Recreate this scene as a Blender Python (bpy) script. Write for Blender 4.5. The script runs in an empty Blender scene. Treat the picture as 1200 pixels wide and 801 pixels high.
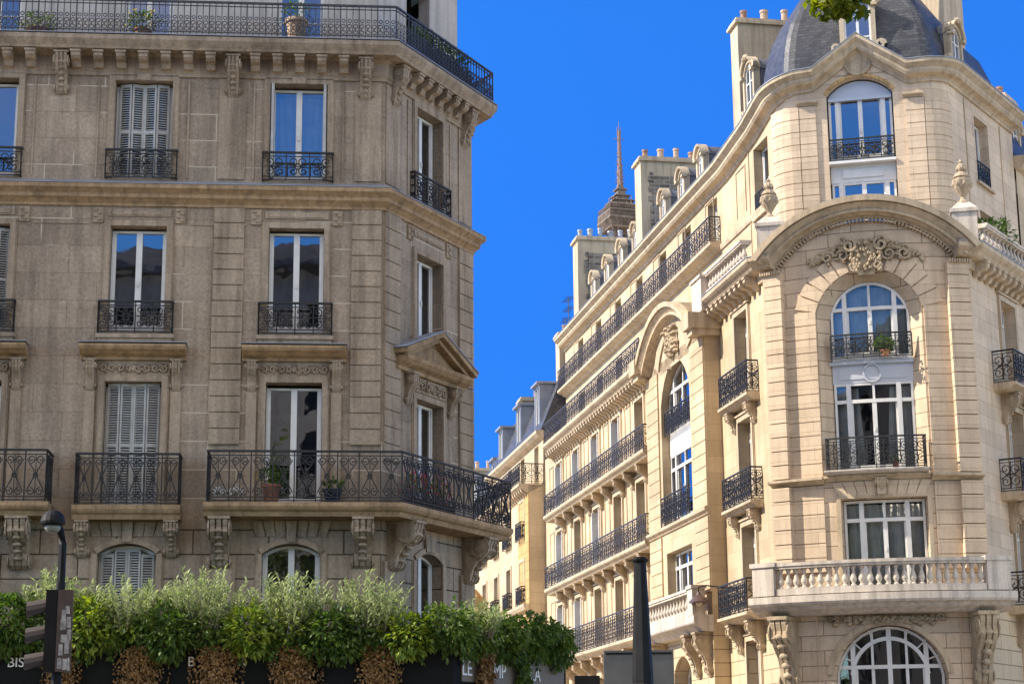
import bpy, math, random
from math import sin, cos, tan, pi, radians, sqrt, atan2, hypot
from mathutils import Vector, Matrix
random.seed(7)
C = bpy.context.scene.collection
SC = bpy.context.scene
# ------------------------------------------------------------ camera, sky, sun, exposure
CZ = 1.6
pitch = math.atan(507.5 / 2180.0); roll = 0.0095
cp, sp, cr_, sr_ = cos(pitch), sin(pitch), cos(roll), sin(roll)
X = Vector((1, 0, 0)); U = Vector((0, -sp, cp)); F = Vector((0, cp, sp))
cam = bpy.data.cameras.new("camera"); camo = bpy.data.objects.new("camera", cam); C.objects.link(camo)
rv = X * cr_ - U * sr_; uv_ = X * sr_ + U * cr_
camo.matrix_world = Matrix(((rv.x, uv_.x, -F.x, 0), (rv.y, uv_.y, -F.y, 0), (rv.z, uv_.z, -F.z, CZ), (0, 0, 0, 1)))
cam.lens = 65.4; cam.sensor_width = 36; cam.clip_end = 6000; cam.clip_start = 0.1
SC.camera = camo
SUN_AZ, SUN_EL = 267.0, 39.0
FILL_CLOUD = (6.3, 5.5, 4.5)  # tone of the cloud added behind the camera as warm fill
w = bpy.data.worlds.new("World"); SC.world = w; w.use_nodes = True
nt = w.node_tree; nt.nodes.clear()
sky = nt.nodes.new('ShaderNodeTexSky'); sky.sky_type = 'NISHITA'; sky.sun_disc = False
sky.sun_elevation = radians(SUN_EL); sky.sun_rotation = radians(SUN_AZ)
sky.air_density = 1.0; sky.dust_density = 0.0; sky.ozone_density = 3.5; sky.altitude = 300
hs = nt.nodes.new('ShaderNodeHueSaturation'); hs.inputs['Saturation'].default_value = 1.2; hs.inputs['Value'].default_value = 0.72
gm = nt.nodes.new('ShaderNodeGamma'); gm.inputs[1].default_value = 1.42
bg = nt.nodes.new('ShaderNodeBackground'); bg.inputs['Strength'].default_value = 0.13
wo = nt.nodes.new('ShaderNodeOutputWorld')
L = nt.links.new
def wn(t, **k):
    x = nt.nodes.new(t)
    for a, v in k.items(): setattr(x, a, v)
    return x
def sramp(src, stops):
    r = wn('ShaderNodeValToRGB'); e = r.color_ramp.elements
    e[0].position, e[0].color = stops[0][0], tuple(stops[0][1]) + (1,); e[1].position, e[1].color = stops[-1][0], tuple(stops[-1][1]) + (1,)
    for p, c in stops[1:-1]: q = e.new(p); q.color = tuple(c) + (1,)
    L(src, r.inputs[0]); return r.outputs[0]
def smix(fac, a, b, mode='MIX'):
    m = wn('ShaderNodeMix', data_type='RGBA', blend_type=mode)
    if hasattr(fac, 'is_linked'): L(fac, m.inputs[0])
    else: m.inputs[0].default_value = fac
    L(a, m.inputs[6])
    if isinstance(b, tuple): m.inputs[7].default_value = b + (1,)
    else: L(b, m.inputs[7])
    return m.outputs[2]
def sm(op, a, b):
    m = wn('ShaderNodeMath', operation=op); L(a, m.inputs[0])
    if isinstance(b, float): m.inputs[1].default_value = b
    else: L(b, m.inputs[1])
    return m.outputs[0]
L(sky.outputs[0], hs.inputs['Color']); L(hs.outputs[0], gm.inputs[0])
tcw = wn('ShaderNodeTexCoord'); sx = wn('ShaderNodeSeparateXYZ'); L(tcw.outputs['Generated'], sx.inputs[0])
# northern sky colour multiplied darker towards the roofs; sky behind the camera left bright
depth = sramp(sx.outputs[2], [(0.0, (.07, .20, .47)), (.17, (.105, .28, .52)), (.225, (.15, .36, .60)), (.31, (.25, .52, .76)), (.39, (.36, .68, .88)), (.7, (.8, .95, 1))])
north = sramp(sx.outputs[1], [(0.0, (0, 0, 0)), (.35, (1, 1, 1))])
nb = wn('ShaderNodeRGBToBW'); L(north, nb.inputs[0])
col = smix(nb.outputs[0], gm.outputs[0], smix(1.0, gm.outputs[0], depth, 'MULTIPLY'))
# bright broken cloud added high in the south, out of view, as warm fill
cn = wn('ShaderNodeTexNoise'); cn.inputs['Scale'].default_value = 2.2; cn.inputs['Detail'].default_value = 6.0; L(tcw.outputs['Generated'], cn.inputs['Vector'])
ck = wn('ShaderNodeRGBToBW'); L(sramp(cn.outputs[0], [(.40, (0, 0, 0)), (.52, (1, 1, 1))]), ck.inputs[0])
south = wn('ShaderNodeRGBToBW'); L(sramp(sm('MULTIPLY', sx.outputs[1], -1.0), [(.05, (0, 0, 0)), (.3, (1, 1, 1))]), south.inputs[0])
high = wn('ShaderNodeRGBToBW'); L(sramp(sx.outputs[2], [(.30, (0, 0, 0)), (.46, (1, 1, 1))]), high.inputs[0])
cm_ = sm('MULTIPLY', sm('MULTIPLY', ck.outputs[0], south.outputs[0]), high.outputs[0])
col = smix(cm_, col, FILL_CLOUD)
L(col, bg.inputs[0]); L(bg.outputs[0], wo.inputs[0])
sl = bpy.data.lights.new("sun", 'SUN'); sl.energy = 3.9; sl.angle = radians(0.53); sl.color = (1.0, 0.90, 0.74)
so = bpy.data.objects.new("sun", sl); C.objects.link(so)
sd = Vector((sin(radians(SUN_AZ)) * cos(radians(SUN_EL)), cos(radians(SUN_AZ)) * cos(radians(SUN_EL)), sin(radians(SUN_EL))))
so.rotation_euler = sd.to_track_quat('Z', 'Y').to_euler()
vs = SC.view_settings; vs.view_transform = 'Standard'; vs.look = 'None'; vs.gamma = 1; vs.use_curve_mapping = False
vs.exposure = 1.05
SC.cycles.max_bounces = 8; SC.cycles.transparent_max_bounces = 12; SC.cycles.caustics_reflective = False; SC.cycles.caustics_refractive = False

# ------------------------------------------------------------ materials
def mat(name):
    m = bpy.data.materials.new(name); m.use_nodes = True
    n = m.node_tree; b = n.nodes['Principled BSDF']; return m, n, b
def nd(n, t, **k):
    x = n.nodes.new(t)
    for a, v in k.items():
        if a in x.inputs.keys(): x.inputs[a].default_value = v
        else: setattr(x, a, v)
    return x
def ramp(n, fac, stops):
    r = n.nodes.new('ShaderNodeValToRGB'); r.color_ramp.interpolation = 'LINEAR'
    els = r.color_ramp.elements
    els[0].position, els[0].color = stops[0][0], tuple(stops[0][1]) + (1,)
    els[1].position, els[1].color = stops[-1][0], tuple(stops[-1][1]) + (1,)
    for p, c in stops[1:-1]:
        e = els.new(p); e.color = tuple(c) + (1,)
    n.links.new(fac, r.inputs[0]); return r.outputs[0]
def mul(n, a, b, fac=1.0, mode='MULTIPLY'):
    x = n.nodes.new('ShaderNodeMix'); x.data_type = 'RGBA'; x.blend_type = mode
    x.inputs[0].default_value = fac
    n.links.new(a, x.inputs[6])
    if hasattr(b, 'links') or hasattr(b, 'is_linked'): n.links.new(b, x.inputs[7])
    else: x.inputs[7].default_value = tuple(b) + (1,)
    return x.outputs[2]
def simple(name, col, rough=0.6, metal=0.0, var=0.0, scale=6.0, bump=0.0, spec=None):
    m, n, b = mat(name); b.inputs['Roughness'].default_value = rough; b.inputs['Metallic'].default_value = metal
    if spec is not None: b.inputs['Specular IOR Level'].default_value = spec
    b.inputs['Base Color'].default_value = tuple(col) + (1,)
    if var or bump:
        tc = nd(n, 'ShaderNodeTexCoord'); no = nd(n, 'ShaderNodeTexNoise', Scale=scale, Detail=5.0)
        n.links.new(tc.outputs['Object'], no.inputs['Vector'])
        if var:
            lo = [c * (1 - var) for c in col]; hi = [min(1, c * (1 + var)) for c in col]
            n.links.new(ramp(n, no.outputs[0], [(0.3, lo), (0.7, hi)]), b.inputs['Base Color'])
        if bump:
            bp = nd(n, 'ShaderNodeBump', Strength=bump, Distance=0.02); n.links.new(no.outputs[0], bp.inputs['Height']); n.links.new(bp.outputs[0], b.inputs['Normal'])
    return m
def stone(name, base, course=0.42, block=0.95, mort=0.006, mcol=None, var=0.1, grime=0.35, rough=0.85, jb=0.3, fine=0.25, off=0.5, brick=True, patch=False, streak=0.25):
    m, n, b = mat(name); b.inputs['Roughness'].default_value = rough; b.inputs['Specular IOR Level'].default_value = 0.25
    tc = nd(n, 'ShaderNodeTexCoord'); uvn = n.nodes.new('ShaderNodeUVMap'); uvn.uv_map = 'UVMap'
    lo = [c * (1 - var) for c in base]; hi = [min(1, c * (1 + var)) for c in base]
    mid = [base[0] * 1.03, base[1] * 0.97, base[2] * 0.9]
    if brick:
        br = nd(n, 'ShaderNodeTexBrick', Scale=1.0); br.offset = off
        br.inputs['Mortar Size'].default_value = mort; br.inputs['Brick Width'].default_value = block; br.inputs['Row Height'].default_value = course
        br.inputs['Mortar Smooth'].default_value = 0.2; br.inputs['Bias'].default_value = 0.0
        br.inputs['Color1'].default_value = tuple(lo) + (1,); br.inputs['Color2'].default_value = tuple(hi) + (1,)
        mc = mcol or [c * 0.55 for c in base]
        br.inputs['Mortar'].default_value = tuple(mc) + (1,)
        n.links.new(uvn.outputs[0], br.inputs['Vector']); col = br.outputs['Color']
    else:
        rgb = n.nodes.new('ShaderNodeRGB'); rgb.outputs[0].default_value = tuple(base) + (1,); col = rgb.outputs[0]
    # broad weathering
    n1 = nd(n, 'ShaderNodeTexNoise', Scale=0.55, Detail=6.0, Roughness=0.62); n.links.new(tc.outputs['Object'], n1.inputs['Vector'])
    col = mul(n, col, ramp(n, n1.outputs[0], [(0.28, [1 - grime, 1 - grime * 1.02, 1 - grime * 1.05]), (0.62, [1, 1, 1]), (0.85, [1.08, 1.04, 0.98])]))
    # vertical streaks of dirt
    mp = nd(n, 'ShaderNodeMapping'); mp.inputs['Scale'].default_value = (3.2, 3.2, 0.22); n.links.new(tc.outputs['Object'], mp.inputs['Vector'])
    n2 = nd(n, 'ShaderNodeTexNoise', Scale=1.6, Detail=5.0, Roughness=0.6); n.links.new(mp.outputs[0], n2.inputs['Vector'])
    col = mul(n, col, ramp(n, n2.outputs[0], [(0.36, [1 - streak] * 3), (0.55, [1, 1, 1])]))
    # soot creeping down in soft patches
    n5 = nd(n, 'ShaderNodeTexNoise', Scale=0.16, Detail=8.0, Roughness=0.7); n.links.new(tc.outputs['Object'], n5.inputs['Vector'])
    col = mul(n, col, ramp(n, n5.outputs[0], [(0.35, [1 - grime * .6, 1 - grime * .62, 1 - grime * .6]), (0.55, [1, 1, 1]), (0.7, [1.05, 1.02, .97])]))
    # grain
    n3 = nd(n, 'ShaderNodeTexNoise', Scale=17.0, Detail=6.0, Roughness=0.7); n.links.new(tc.outputs['Object'], n3.inputs['Vector'])
    col = mul(n, col, ramp(n, n3.outputs[0], [(0.3, [1 - fine] * 3), (0.7, [1 + fine * 0.5] * 3)]))
    if patch and brick:
        # pale re-pointed joints, only here and there
        n4 = nd(n, 'ShaderNodeTexNoise', Scale=0.42, Detail=1.0); n.links.new(tc.outputs['Object'], n4.inputs['Vector'])
        msk = ramp(n, n4.outputs[0], [(0.53, [0] * 3), (0.56, [1] * 3)])
        br2 = nd(n, 'ShaderNodeTexBrick', Scale=1.0); br2.offset = off
        br2.inputs['Mortar Size'].default_value = 0.013; br2.inputs['Brick Width'].default_value = block; br2.inputs['Row Height'].default_value = course; br2.inputs['Mortar Smooth'].default_value = 0.3
        n.links.new(uvn.outputs[0], br2.inputs['Vector'])
        mt = n.nodes.new('ShaderNodeMath'); mt.operation = 'MULTIPLY'; n.links.new(br2.outputs['Fac'], mt.inputs[0])
        rgb2 = n.nodes.new('ShaderNodeRGBToBW'); n.links.new(msk, rgb2.inputs[0]); n.links.new(rgb2.outputs[0], mt.inputs[1])
        mx = n.nodes.new('ShaderNodeMix'); mx.data_type = 'RGBA'; n.links.new(mt.outputs[0], mx.inputs[0]); n.links.new(col, mx.inputs[6]); mx.inputs[7].default_value = (0.56, 0.49, 0.38, 1)
        col = mx.outputs[2]
    n.links.new(col, b.inputs['Base Color'])
    bp = nd(n, 'ShaderNodeBump', Strength=fine, Distance=0.03); n.links.new(n3.outputs[0], bp.inputs['Height'])
    if brick:
        bp2 = nd(n, 'ShaderNodeBump', Strength=jb, Distance=0.02); bp2.invert = True
        n.links.new(br.outputs['Fac'], bp2.inputs['Height']); n.links.new(bp.outputs[0], bp2.inputs['Normal']); n.links.new(bp2.outputs[0], b.inputs['Normal'])
    else: n.links.new(bp.outputs[0], b.inputs['Normal'])
    return m
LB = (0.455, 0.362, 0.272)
RB = (0.64, 0.505, 0.33)
RF = (0.76, 0.60, 0.43)
M = {}
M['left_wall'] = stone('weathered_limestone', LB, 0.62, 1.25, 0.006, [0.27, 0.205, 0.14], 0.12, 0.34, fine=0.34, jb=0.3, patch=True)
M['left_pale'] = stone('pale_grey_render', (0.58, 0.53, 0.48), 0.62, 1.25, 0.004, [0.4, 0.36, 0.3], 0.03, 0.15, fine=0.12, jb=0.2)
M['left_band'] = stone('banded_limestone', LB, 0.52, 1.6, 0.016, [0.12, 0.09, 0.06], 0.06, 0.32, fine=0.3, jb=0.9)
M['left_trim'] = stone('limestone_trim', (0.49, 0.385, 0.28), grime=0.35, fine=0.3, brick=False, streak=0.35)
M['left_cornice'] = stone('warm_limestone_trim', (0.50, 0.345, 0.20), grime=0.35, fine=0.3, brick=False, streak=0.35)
M['right_wall'] = stone('cream_stone', RB, 0.50, 1.1, 0.005, [0.42, 0.31, 0.19], 0.10, 0.24, fine=0.10, jb=0.12, streak=0.10)
M['right_front'] = stone('rose_cream_stone', RF, 0.4, 1.3, 0.010, [0.22, 0.15, 0.095], 0.12, 0.26, fine=0.14, jb=0.6, streak=0.12)
M['right_front_plain'] = stone('rose_cream_ashlar', RF, 0.4, 1.3, 0.005, [0.38, 0.27, 0.18], 0.09, 0.24, fine=0.12, jb=0.15, streak=0.12)
M['right_band'] = stone('banded_cream_stone', RB, 0.40, 1.5, 0.013, [0.30, 0.20, 0.11], 0.05, 0.14, fine=0.10, jb=0.8, streak=0.1)
M['right_trim'] = stone('cream_stone_trim', (0.66, 0.53, 0.37), grime=0.24, fine=0.16, brick=False, streak=0.28)
M['right_carved'] = stone('carved_stone', (0.60, 0.48, 0.33), grime=0.3, fine=0.25, brick=False, streak=0.3)
M['pale_stone'] = stone('pale_stone', (0.70, 0.62, 0.53), grime=0.2, fine=0.14, brick=False, streak=0.3)
M['ochre'] = stone('ochre_stone', (0.62, 0.40, 0.17), 0.42, 1.2, 0.012, [0.3, 0.18, 0.08], 0.05, 0.15, fine=0.12, jb=0.6)
M['old_brick'] = stone('rough_dark_brick', (0.30, 0.24, 0.18), 0.16, 0.42, 0.03, [0.42, 0.38, 0.32], 0.5, 0.3, fine=0.3, jb=0.8)
M['lead'] = simple('dark_lead', (0.13, 0.135, 0.15), 0.55, 0.1, 0.2, 2.0, 0.1)
M['zinc'] = simple('grey_zinc', (0.30, 0.32, 0.36), 0.45, 0.3, 0.15, 2.0, 0.1)
M['white'] = simple('white_window_paint', (0.74, 0.73, 0.70), 0.45, 0, 0.06, 5)
M['grey_paint'] = simple('grey_shutter_paint', (0.42, 0.42, 0.40), 0.55, 0, 0.15, 5)
M['iron'] = simple('black_iron', (0.017, 0.017, 0.018), 0.6, 0.0, 0.3, 8)
M['iron_mid'] = simple('weathered_iron', (0.06, 0.058, 0.06), 0.5, 0.2, 0.3, 8)
M['iron_grey'] = simple('grey_iron', (0.045, 0.046, 0.052), 0.5, 0.2, 0.3, 8)
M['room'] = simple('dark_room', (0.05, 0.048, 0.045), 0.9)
M['cloth'] = simple('pale_curtain', (0.62, 0.58, 0.52), 0.9, 0, 0.15, 3)
M['pot'] = simple('terracotta', (0.36, 0.15, 0.085), 0.8, 0, 0.35, 5)
M['chimney_clay'] = simple('sooty_clay', (0.33, 0.20, 0.14), 0.85, 0, 0.4, 5)
M['pale_pot'] = simple('sandy_clay', (0.46, 0.33, 0.24), 0.8, 0, 0.2, 9)
M['soil'] = simple('soil', (0.05, 0.03, 0.02), 0.95)
M['black_paint'] = simple('black_satin_paint', (0.010, 0.009, 0.009), 0.62, 0, 0.4, 5, 0.15, 0.25)
M['navy'] = simple('navy_canvas', (0.01, 0.02, 0.06), 0.7)
M['dark_front'] = simple('dark_shopfront_paint', (0.008, 0.009, 0.009), 0.8, 0, 0, 6, 0, 0.15)
M['ltr'] = simple('white_lettering', (0.75, 0.75, 0.72), 0.5)
M['asphalt'] = simple('asphalt', (0.05, 0.05, 0.052), 0.9, 0, 0.2, 3, 0.2)
M['pave'] = simple('pavement', (0.50, 0.42, 0.31), 0.85, 0, 0.15, 1.5, 0.2)
M['kerb'] = simple('granite', (0.34, 0.33, 0.32), 0.8, 0, 0.2, 12, 0.2)
M['tower_iron'] = simple('brown_painted_iron', (0.17, 0.13, 0.105), 0.75, 0, 0.35, 0.4)
M['bark'] = simple('bark', (0.20, 0.17, 0.12), 0.9, 0, 0.3, 6, 0.6)
M['opp'] = stone('opposite_stone', (0.5, 0.42, 0.3), 0.5, 1.2, 0.006, None, 0.05, 0.2)
def slate():
    m, n, b = mat('blue_slate'); uvn = n.nodes.new('ShaderNodeUVMap'); uvn.uv_map = 'UVMap'
    br = nd(n, 'ShaderNodeTexBrick', Scale=1.0); br.offset = 0.5
    br.inputs['Mortar Size'].default_value = 0.008; br.inputs['Brick Width'].default_value = 0.22; br.inputs['Row Height'].default_value = 0.115
    br.inputs['Color1'].default_value = (0.042, 0.043, 0.049, 1); br.inputs['Color2'].default_value = (0.088, 0.088, 0.095, 1); br.inputs['Mortar'].default_value = (0.025, 0.027, 0.035, 1)
    n.links.new(uvn.outputs[0], br.inputs['Vector'])
    tc = nd(n, 'ShaderNodeTexCoord'); no = nd(n, 'ShaderNodeTexNoise', Scale=1.4, Detail=7.0, Roughness=0.7); n.links.new(tc.outputs['Object'], no.inputs['Vector'])
    col = mul(n, br.outputs['Color'], ramp(n, no.outputs[0], [(0.35, [0.75, 0.75, 0.78]), (0.55, [1, 1, 1]), (0.72, [1.7, 1.65, 1.55])]))
    n.links.new(col, b.inputs['Base Color']); b.inputs['Roughness'].default_value = 0.48
    bp = nd(n, 'ShaderNodeBump', Strength=0.6, Distance=0.02); bp.invert = True; n.links.new(br.outputs['Fac'], bp.inputs['Height']); n.links.new(bp.outputs[0], b.inputs['Normal'])
    return m
M['slate'] = slate()
def glass(name, tint, refl, ior=1.6):
    m = bpy.data.materials.new(name); m.use_nodes = True; n = m.node_tree; n.nodes.clear()
    o = nd(n, 'ShaderNodeOutputMaterial'); tr = nd(n, 'ShaderNodeBsdfTransparent'); tr.inputs[0].default_value = tint + (1,)
    gl = nd(n, 'ShaderNodeBsdfGlossy'); gl.inputs['Roughness'].default_value = 0.015; gl.inputs[0].default_value = (0.9, 0.94, 1, 1)
    fr = nd(n, 'ShaderNodeFresnel', IOR=ior); mm = n.nodes.new('ShaderNodeMath'); mm.operation = 'MULTIPLY_ADD'; mm.inputs[1].default_value = 1.1; mm.inputs[2].default_value = refl; mm.use_clamp = True
    n.links.new(fr.outputs[0], mm.inputs[0])
    tc = nd(n, 'ShaderNodeTexCoord'); no = nd(n, 'ShaderNodeTexNoise', Scale=1.3, Detail=2.0); n.links.new(tc.outputs['Object'], no.inputs['Vector'])
    bp = nd(n, 'ShaderNodeBump', Strength=0.05, Distance=0.05); n.links.new(no.outputs[0], bp.inputs['Height']); n.links.new(bp.outputs[0], gl.inputs['Normal'])
    mx = nd(n, 'ShaderNodeMixShader'); n.links.new(mm.outputs[0], mx.inputs[0]); n.links.new(tr.outputs[0], mx.inputs[1]); n.links.new(gl.outputs[0], mx.inputs[2]); n.links.new(mx.outputs[0], o.inputs[0])
    return m
M['glass'] = glass('window_glass', (0.75, 0.8, 0.8), 0.20)
M['glass2'] = glass('window_glass_clear', (0.8, 0.85, 0.85), 0.04)
def leafm(name, c1, c2, trans=0.35):
    m, n, b = mat(name); oi = n.nodes.new('ShaderNodeAttribute'); oi.attribute_name = 'UVMap'; oi.attribute_type = 'GEOMETRY'
    tc = nd(n, 'ShaderNodeTexCoord'); wn = nd(n, 'ShaderNodeTexNoise', Scale=5.5, Detail=3.0); n.links.new(tc.outputs['Object'], wn.inputs['Vector'])
    col = ramp(n, wn.outputs[0], [(0.36, c1), (0.62, c2)])
    n.links.new(col, b.inputs['Base Color']); b.inputs['Roughness'].default_value = 0.5
    tl = nd(n, 'ShaderNodeBsdfTranslucent'); hsv = nd(n, 'ShaderNodeHueSaturation', Saturation=1.15, Value=1.5); n.links.new(col, hsv.inputs['Color']); n.links.new(hsv.outputs[0], tl.inputs[0])
    mx = nd(n, 'ShaderNodeMixShader'); mx.inputs[0].default_value = trans; o = n.nodes['Material Output']
    n.links.new(b.outputs[0], mx.inputs[1]); n.links.new(tl.outputs[0], mx.inputs[2]); n.links.new(mx.outputs[0], o.inputs[0])
    return m
M['leaf_pale'] = leafm('pale_oleander_leaf', (0.24, 0.31, 0.12), (0.42, 0.47, 0.24))
M['leaf_dark'] = leafm('dark_shrub_leaf', (0.035, 0.08, 0.014), (0.12, 0.19, 0.035))
M['leaf_yellow'] = leafm('yellow_green_leaf', (0.12, 0.20, 0.03), (0.30, 0.36, 0.05))
M['leaf_dry'] = leafm('dry_russet_leaf', (0.16, 0.09, 0.03), (0.33, 0.20, 0.08), 0.15)
M['leaf_fern'] = leafm('fern_leaf', (0.05, 0.10, 0.014), (0.14, 0.21, 0.035))
M['leaf_tree'] = leafm('plane_leaf', (0.10, 0.14, 0.01), (0.22, 0.24, 0.02), 0.5)
M['leaf_crown'] = leafm('plane_crown_leaf', (0.06, 0.09, 0.015), (0.13, 0.17, 0.03), 0.4)
M['petal'] = leafm('magenta_petal', (0.55, 0.03, 0.14), (0.75, 0.10, 0.25), 0.3)
M['petal_y'] = leafm('yellow_petal', (0.7, 0.5, 0.03), (0.8, 0.65, 0.1), 0.3)

# ------------------------------------------------------------ frames: (u along wall, d outwards, z up) -> world
class Line:
    curved = False
    def __init__(s, P, az, d0=0.0):
        a = radians(az); s.t = (sin(a), cos(a)); s.n = (cos(a), -sin(a)); s.az = az
        s.P = (P[0] + s.n[0] * d0, P[1] + s.n[1] * d0)
    def __call__(s, u, d, z): return (s.P[0] + s.t[0] * u + s.n[0] * d, s.P[1] + s.t[1] * u + s.n[1] * d, z)
    def dirs(s, u): return s.t, s.n
class Arc:
    curved = True
    def __init__(s, P, az, R, d0=0.0):
        a = radians(az); n = (cos(a), -sin(a)); s.R = R; s.az = az; s.C = (P[0] - n[0] * R, P[1] - n[1] * R); s.d0 = d0
    def __call__(s, u, d, z):
        a = radians(s.az) - u / s.R; r = s.R + d + s.d0
        return (s.C[0] + cos(a) * r, s.C[1] - sin(a) * r, z)
    def dirs(s, u):
        a = radians(s.az) - u / s.R; return (sin(a), cos(a)), (cos(a), -sin(a))
class Path:
    curved = True
    def __init__(s, P, az, segs):
        s.parts = []; u = 0.0; P = (P[0], P[1])
        for k, v in segs:
            if k == 'L':
                f = Line(P, az); s.parts.append((u, u + v, f)); P = f(v, 0, 0)[:2]; u += v
            else:
                R, deg = v; f = Arc(P, az, R); L = R * radians(deg); s.parts.append((u, u + L, f)); P = f(L, 0, 0)[:2]; u += L; az -= deg
        s.L = u
    def seg(s, u):
        for a, b, f in s.parts:
            if u <= b: return a, f
        return s.parts[-1][0], s.parts[-1][2]
    def __call__(s, u, d, z):
        a, f = s.seg(u); return f(u - a, d, z)
    def dirs(s, u):
        a, f = s.seg(u); return f.dirs(u - a)
class World_:
    curved = False
    def __call__(s, u, d, z): return (u, -d, z)
WF = World_()
def between(P, Q):
    return Line(P, math.degrees(atan2(Q[0] - P[0], Q[1] - P[1]))), hypot(Q[0] - P[0], Q[1] - P[1])

# ------------------------------------------------------------ mesh builder
class MB:
    def __init__(s): s.v = []; s.l = []; s.f = []
    def add(s, fr, pts):
        i = len(s.v)
        for p in pts: s.v.append(fr(*p)); s.l.append(p)
        return i
    def face(s, *idx): s.f.append(idx)
    def box(s, fr, u0, u1, d0, d1, z0, z1):
        k = max(1, int(math.ceil((u1 - u0) / 0.3))) if fr.curved else 1
        i = s.add(fr, [p for j in range(k + 1) for u in [u0 + (u1 - u0) * j / k] for p in ((u, d0, z0), (u, d1, z0), (u, d1, z1), (u, d0, z1))])
        for j in range(k):
            a = i + 4 * j; b = a + 4
            for q in range(4):
                r = (q + 1) % 4; s.f.append((a + q, a + r, b + r, b + q)[::-1] if False else (a + r, a + q, b + q, b + r))
        s.f.append((i, i + 1, i + 2, i + 3)); e = i + 4 * k; s.f.append((e + 3, e + 2, e + 1, e))
    def prism(s, fr, poly, d0, d1):          # polygon in (u,z), counter-clockwise seen from outside
        n = len(poly); i = s.add(fr, [(u, d1, z) for u, z in poly] + [(u, d0, z) for u, z in poly])
        s.f.append(tuple(range(i, i + n))); s.f.append(tuple(range(i + 2 * n - 1, i + n - 1, -1)))
        for q in range(n):
            r = (q + 1) % n; s.f.append((i + r, i + q, i + n + q, i + n + r))
    def ext(s, fr, poly, u0, u1):            # polygon in (d,z) extruded along u
        k = max(1, int(math.ceil((u1 - u0) / 0.3))) if fr.curved else 1; n = len(poly)
        i = s.add(fr, [(u0 + (u1 - u0) * j / k, d, z) for j in range(k + 1) for d, z in poly])
        for j in range(k):
            a = i + n * j; b = a + n
            for q in range(n):
                r = (q + 1) % n; s.f.append((a + q, b + q, b + r, a + r))
        s.f.append(tuple(range(i + n - 1, i - 1, -1))); e = i + n * k; s.f.append(tuple(range(e, e + n)))
    def mould(s, fr, us, prof, zf=None, cap=True):   # profile (d,z) along a list of u with height offset zf(u)
        n = len(prof); zf = zf or (lambda u: 0)
        i = s.add(fr, [(u, d, z + zf(u)) for u in us for d, z in prof])
        for j in range(len(us) - 1):
            a = i + n * j; b = a + n
            for q in range(n - 1): s.f.append((a + q, b + q, b + q + 1, a + q + 1))
        if cap:
            s.f.append(tuple(range(i + n - 1, i - 1, -1))); e = i + n * (len(us) - 1); s.f.append(tuple(range(e, e + n)))
    def arch(s, fr, uc, zs, a, r, prof, n=20, t0=-1.0, t1=1.0):  # moulding on a segmental arch; prof (offset, d)
        R = (a * a + r * r) / (2 * r); th = math.asin(min(1, a / R)) if r <= a else pi - math.asin(a / R); zc = zs + r - R; m = len(prof)
        pts = []
        for j in range(n + 1):
            t = th * (t0 + (t1 - t0) * j / n)
            for o, d in prof: pts.append((uc + (R + o) * sin(t), d, zc + (R + o) * cos(t)))
        i = s.add(fr, pts)
        for j in range(n):
            x = i + m * j; y = x + m
            for q in range(m): rr = (q + 1) % m; s.f.append((x + q, y + q, y + rr, x + rr))
        s.f.append(tuple(range(i + m - 1, i - 1, -1))); e = i + m * n; s.f.append(tuple(range(e, e + m)))
    def sweep(s, pts, prof, cap=True, zs=None):  # world path (x,y) with mitres; profile (d,z)
        n = len(prof); N = len(pts); i0 = len(s.v); L = 0
        for k in range(N):
            def nrm(a, b):
                dx, dy = b[0] - a[0], b[1] - a[1]; l = hypot(dx, dy); return (dy / l, -dx / l)
            if k == 0: m = nrm(pts[0], pts[1])
            elif k == N - 1: m = nrm(pts[-2], pts[-1])
            else:
                a = nrm(pts[k - 1], pts[k]); b = nrm(pts[k], pts[k + 1]); q = 1 + a[0] * b[0] + a[1] * b[1]; m = ((a[0] + b[0]) / q, (a[1] + b[1]) / q)
            if k: L += hypot(pts[k][0] - pts[k - 1][0], pts[k][1] - pts[k - 1][1])
            for d, z in prof:
                s.v.append((pts[k][0] + m[0] * d, pts[k][1] + m[1] * d, z + (zs[k] if zs else 0))); s.l.append((L, d, z))
        for k in range(N - 1):
            a = i0 + n * k; b = a + n
            for q in range(n - 1): s.f.append((a + q, b + q, b + q + 1, a + q + 1))
        if cap:
            s.f.append(tuple(range(i0 + n - 1, i0 - 1, -1))); e = i0 + n * (N - 1); s.f.append(tuple(range(e, e + n)))
    def lathe(s, fr, u, d, z0, prof, n=10):  # prof list of (r, z)
        i = s.add(fr, [(u + r * cos(2 * pi * k / n), d + r * sin(2 * pi * k / n), z0 + z) for r, z in prof for k in range(n)])
        for j in range(len(prof) - 1):
            for k in range(n):
                q = (k + 1) % n; a = i + j * n; s.f.append((a + q, a + k, a + n + k, a + n + q))
        s.f.append(tuple(i + k for k in range(n))); e = i + n * (len(prof) - 1); s.f.append(tuple(e + k for k in range(n - 1, -1, -1)))
    def iron(s, fr, pts, d, t=0.02, w=None):  # flat wrought bar following pts (u,z)
        w = w or t; n = len(pts); h = t / 2; i0 = len(s.v)
        for k, (u, z) in enumerate(pts):
            a = pts[max(0, k - 1)]; b = pts[min(n - 1, k + 1)]; dx, dz = b[0] - a[0], b[1] - a[1]; l = hypot(dx, dz) or 1; nx, nz = -dz / l * h, dx / l * h
            for p in ((u + nx, d - w / 2, z + nz), (u + nx, d + w / 2, z + nz), (u - nx, d + w / 2, z - nz), (u - nx, d - w / 2, z - nz)): s.v.append(fr(*p)); s.l.append(p)
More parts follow.
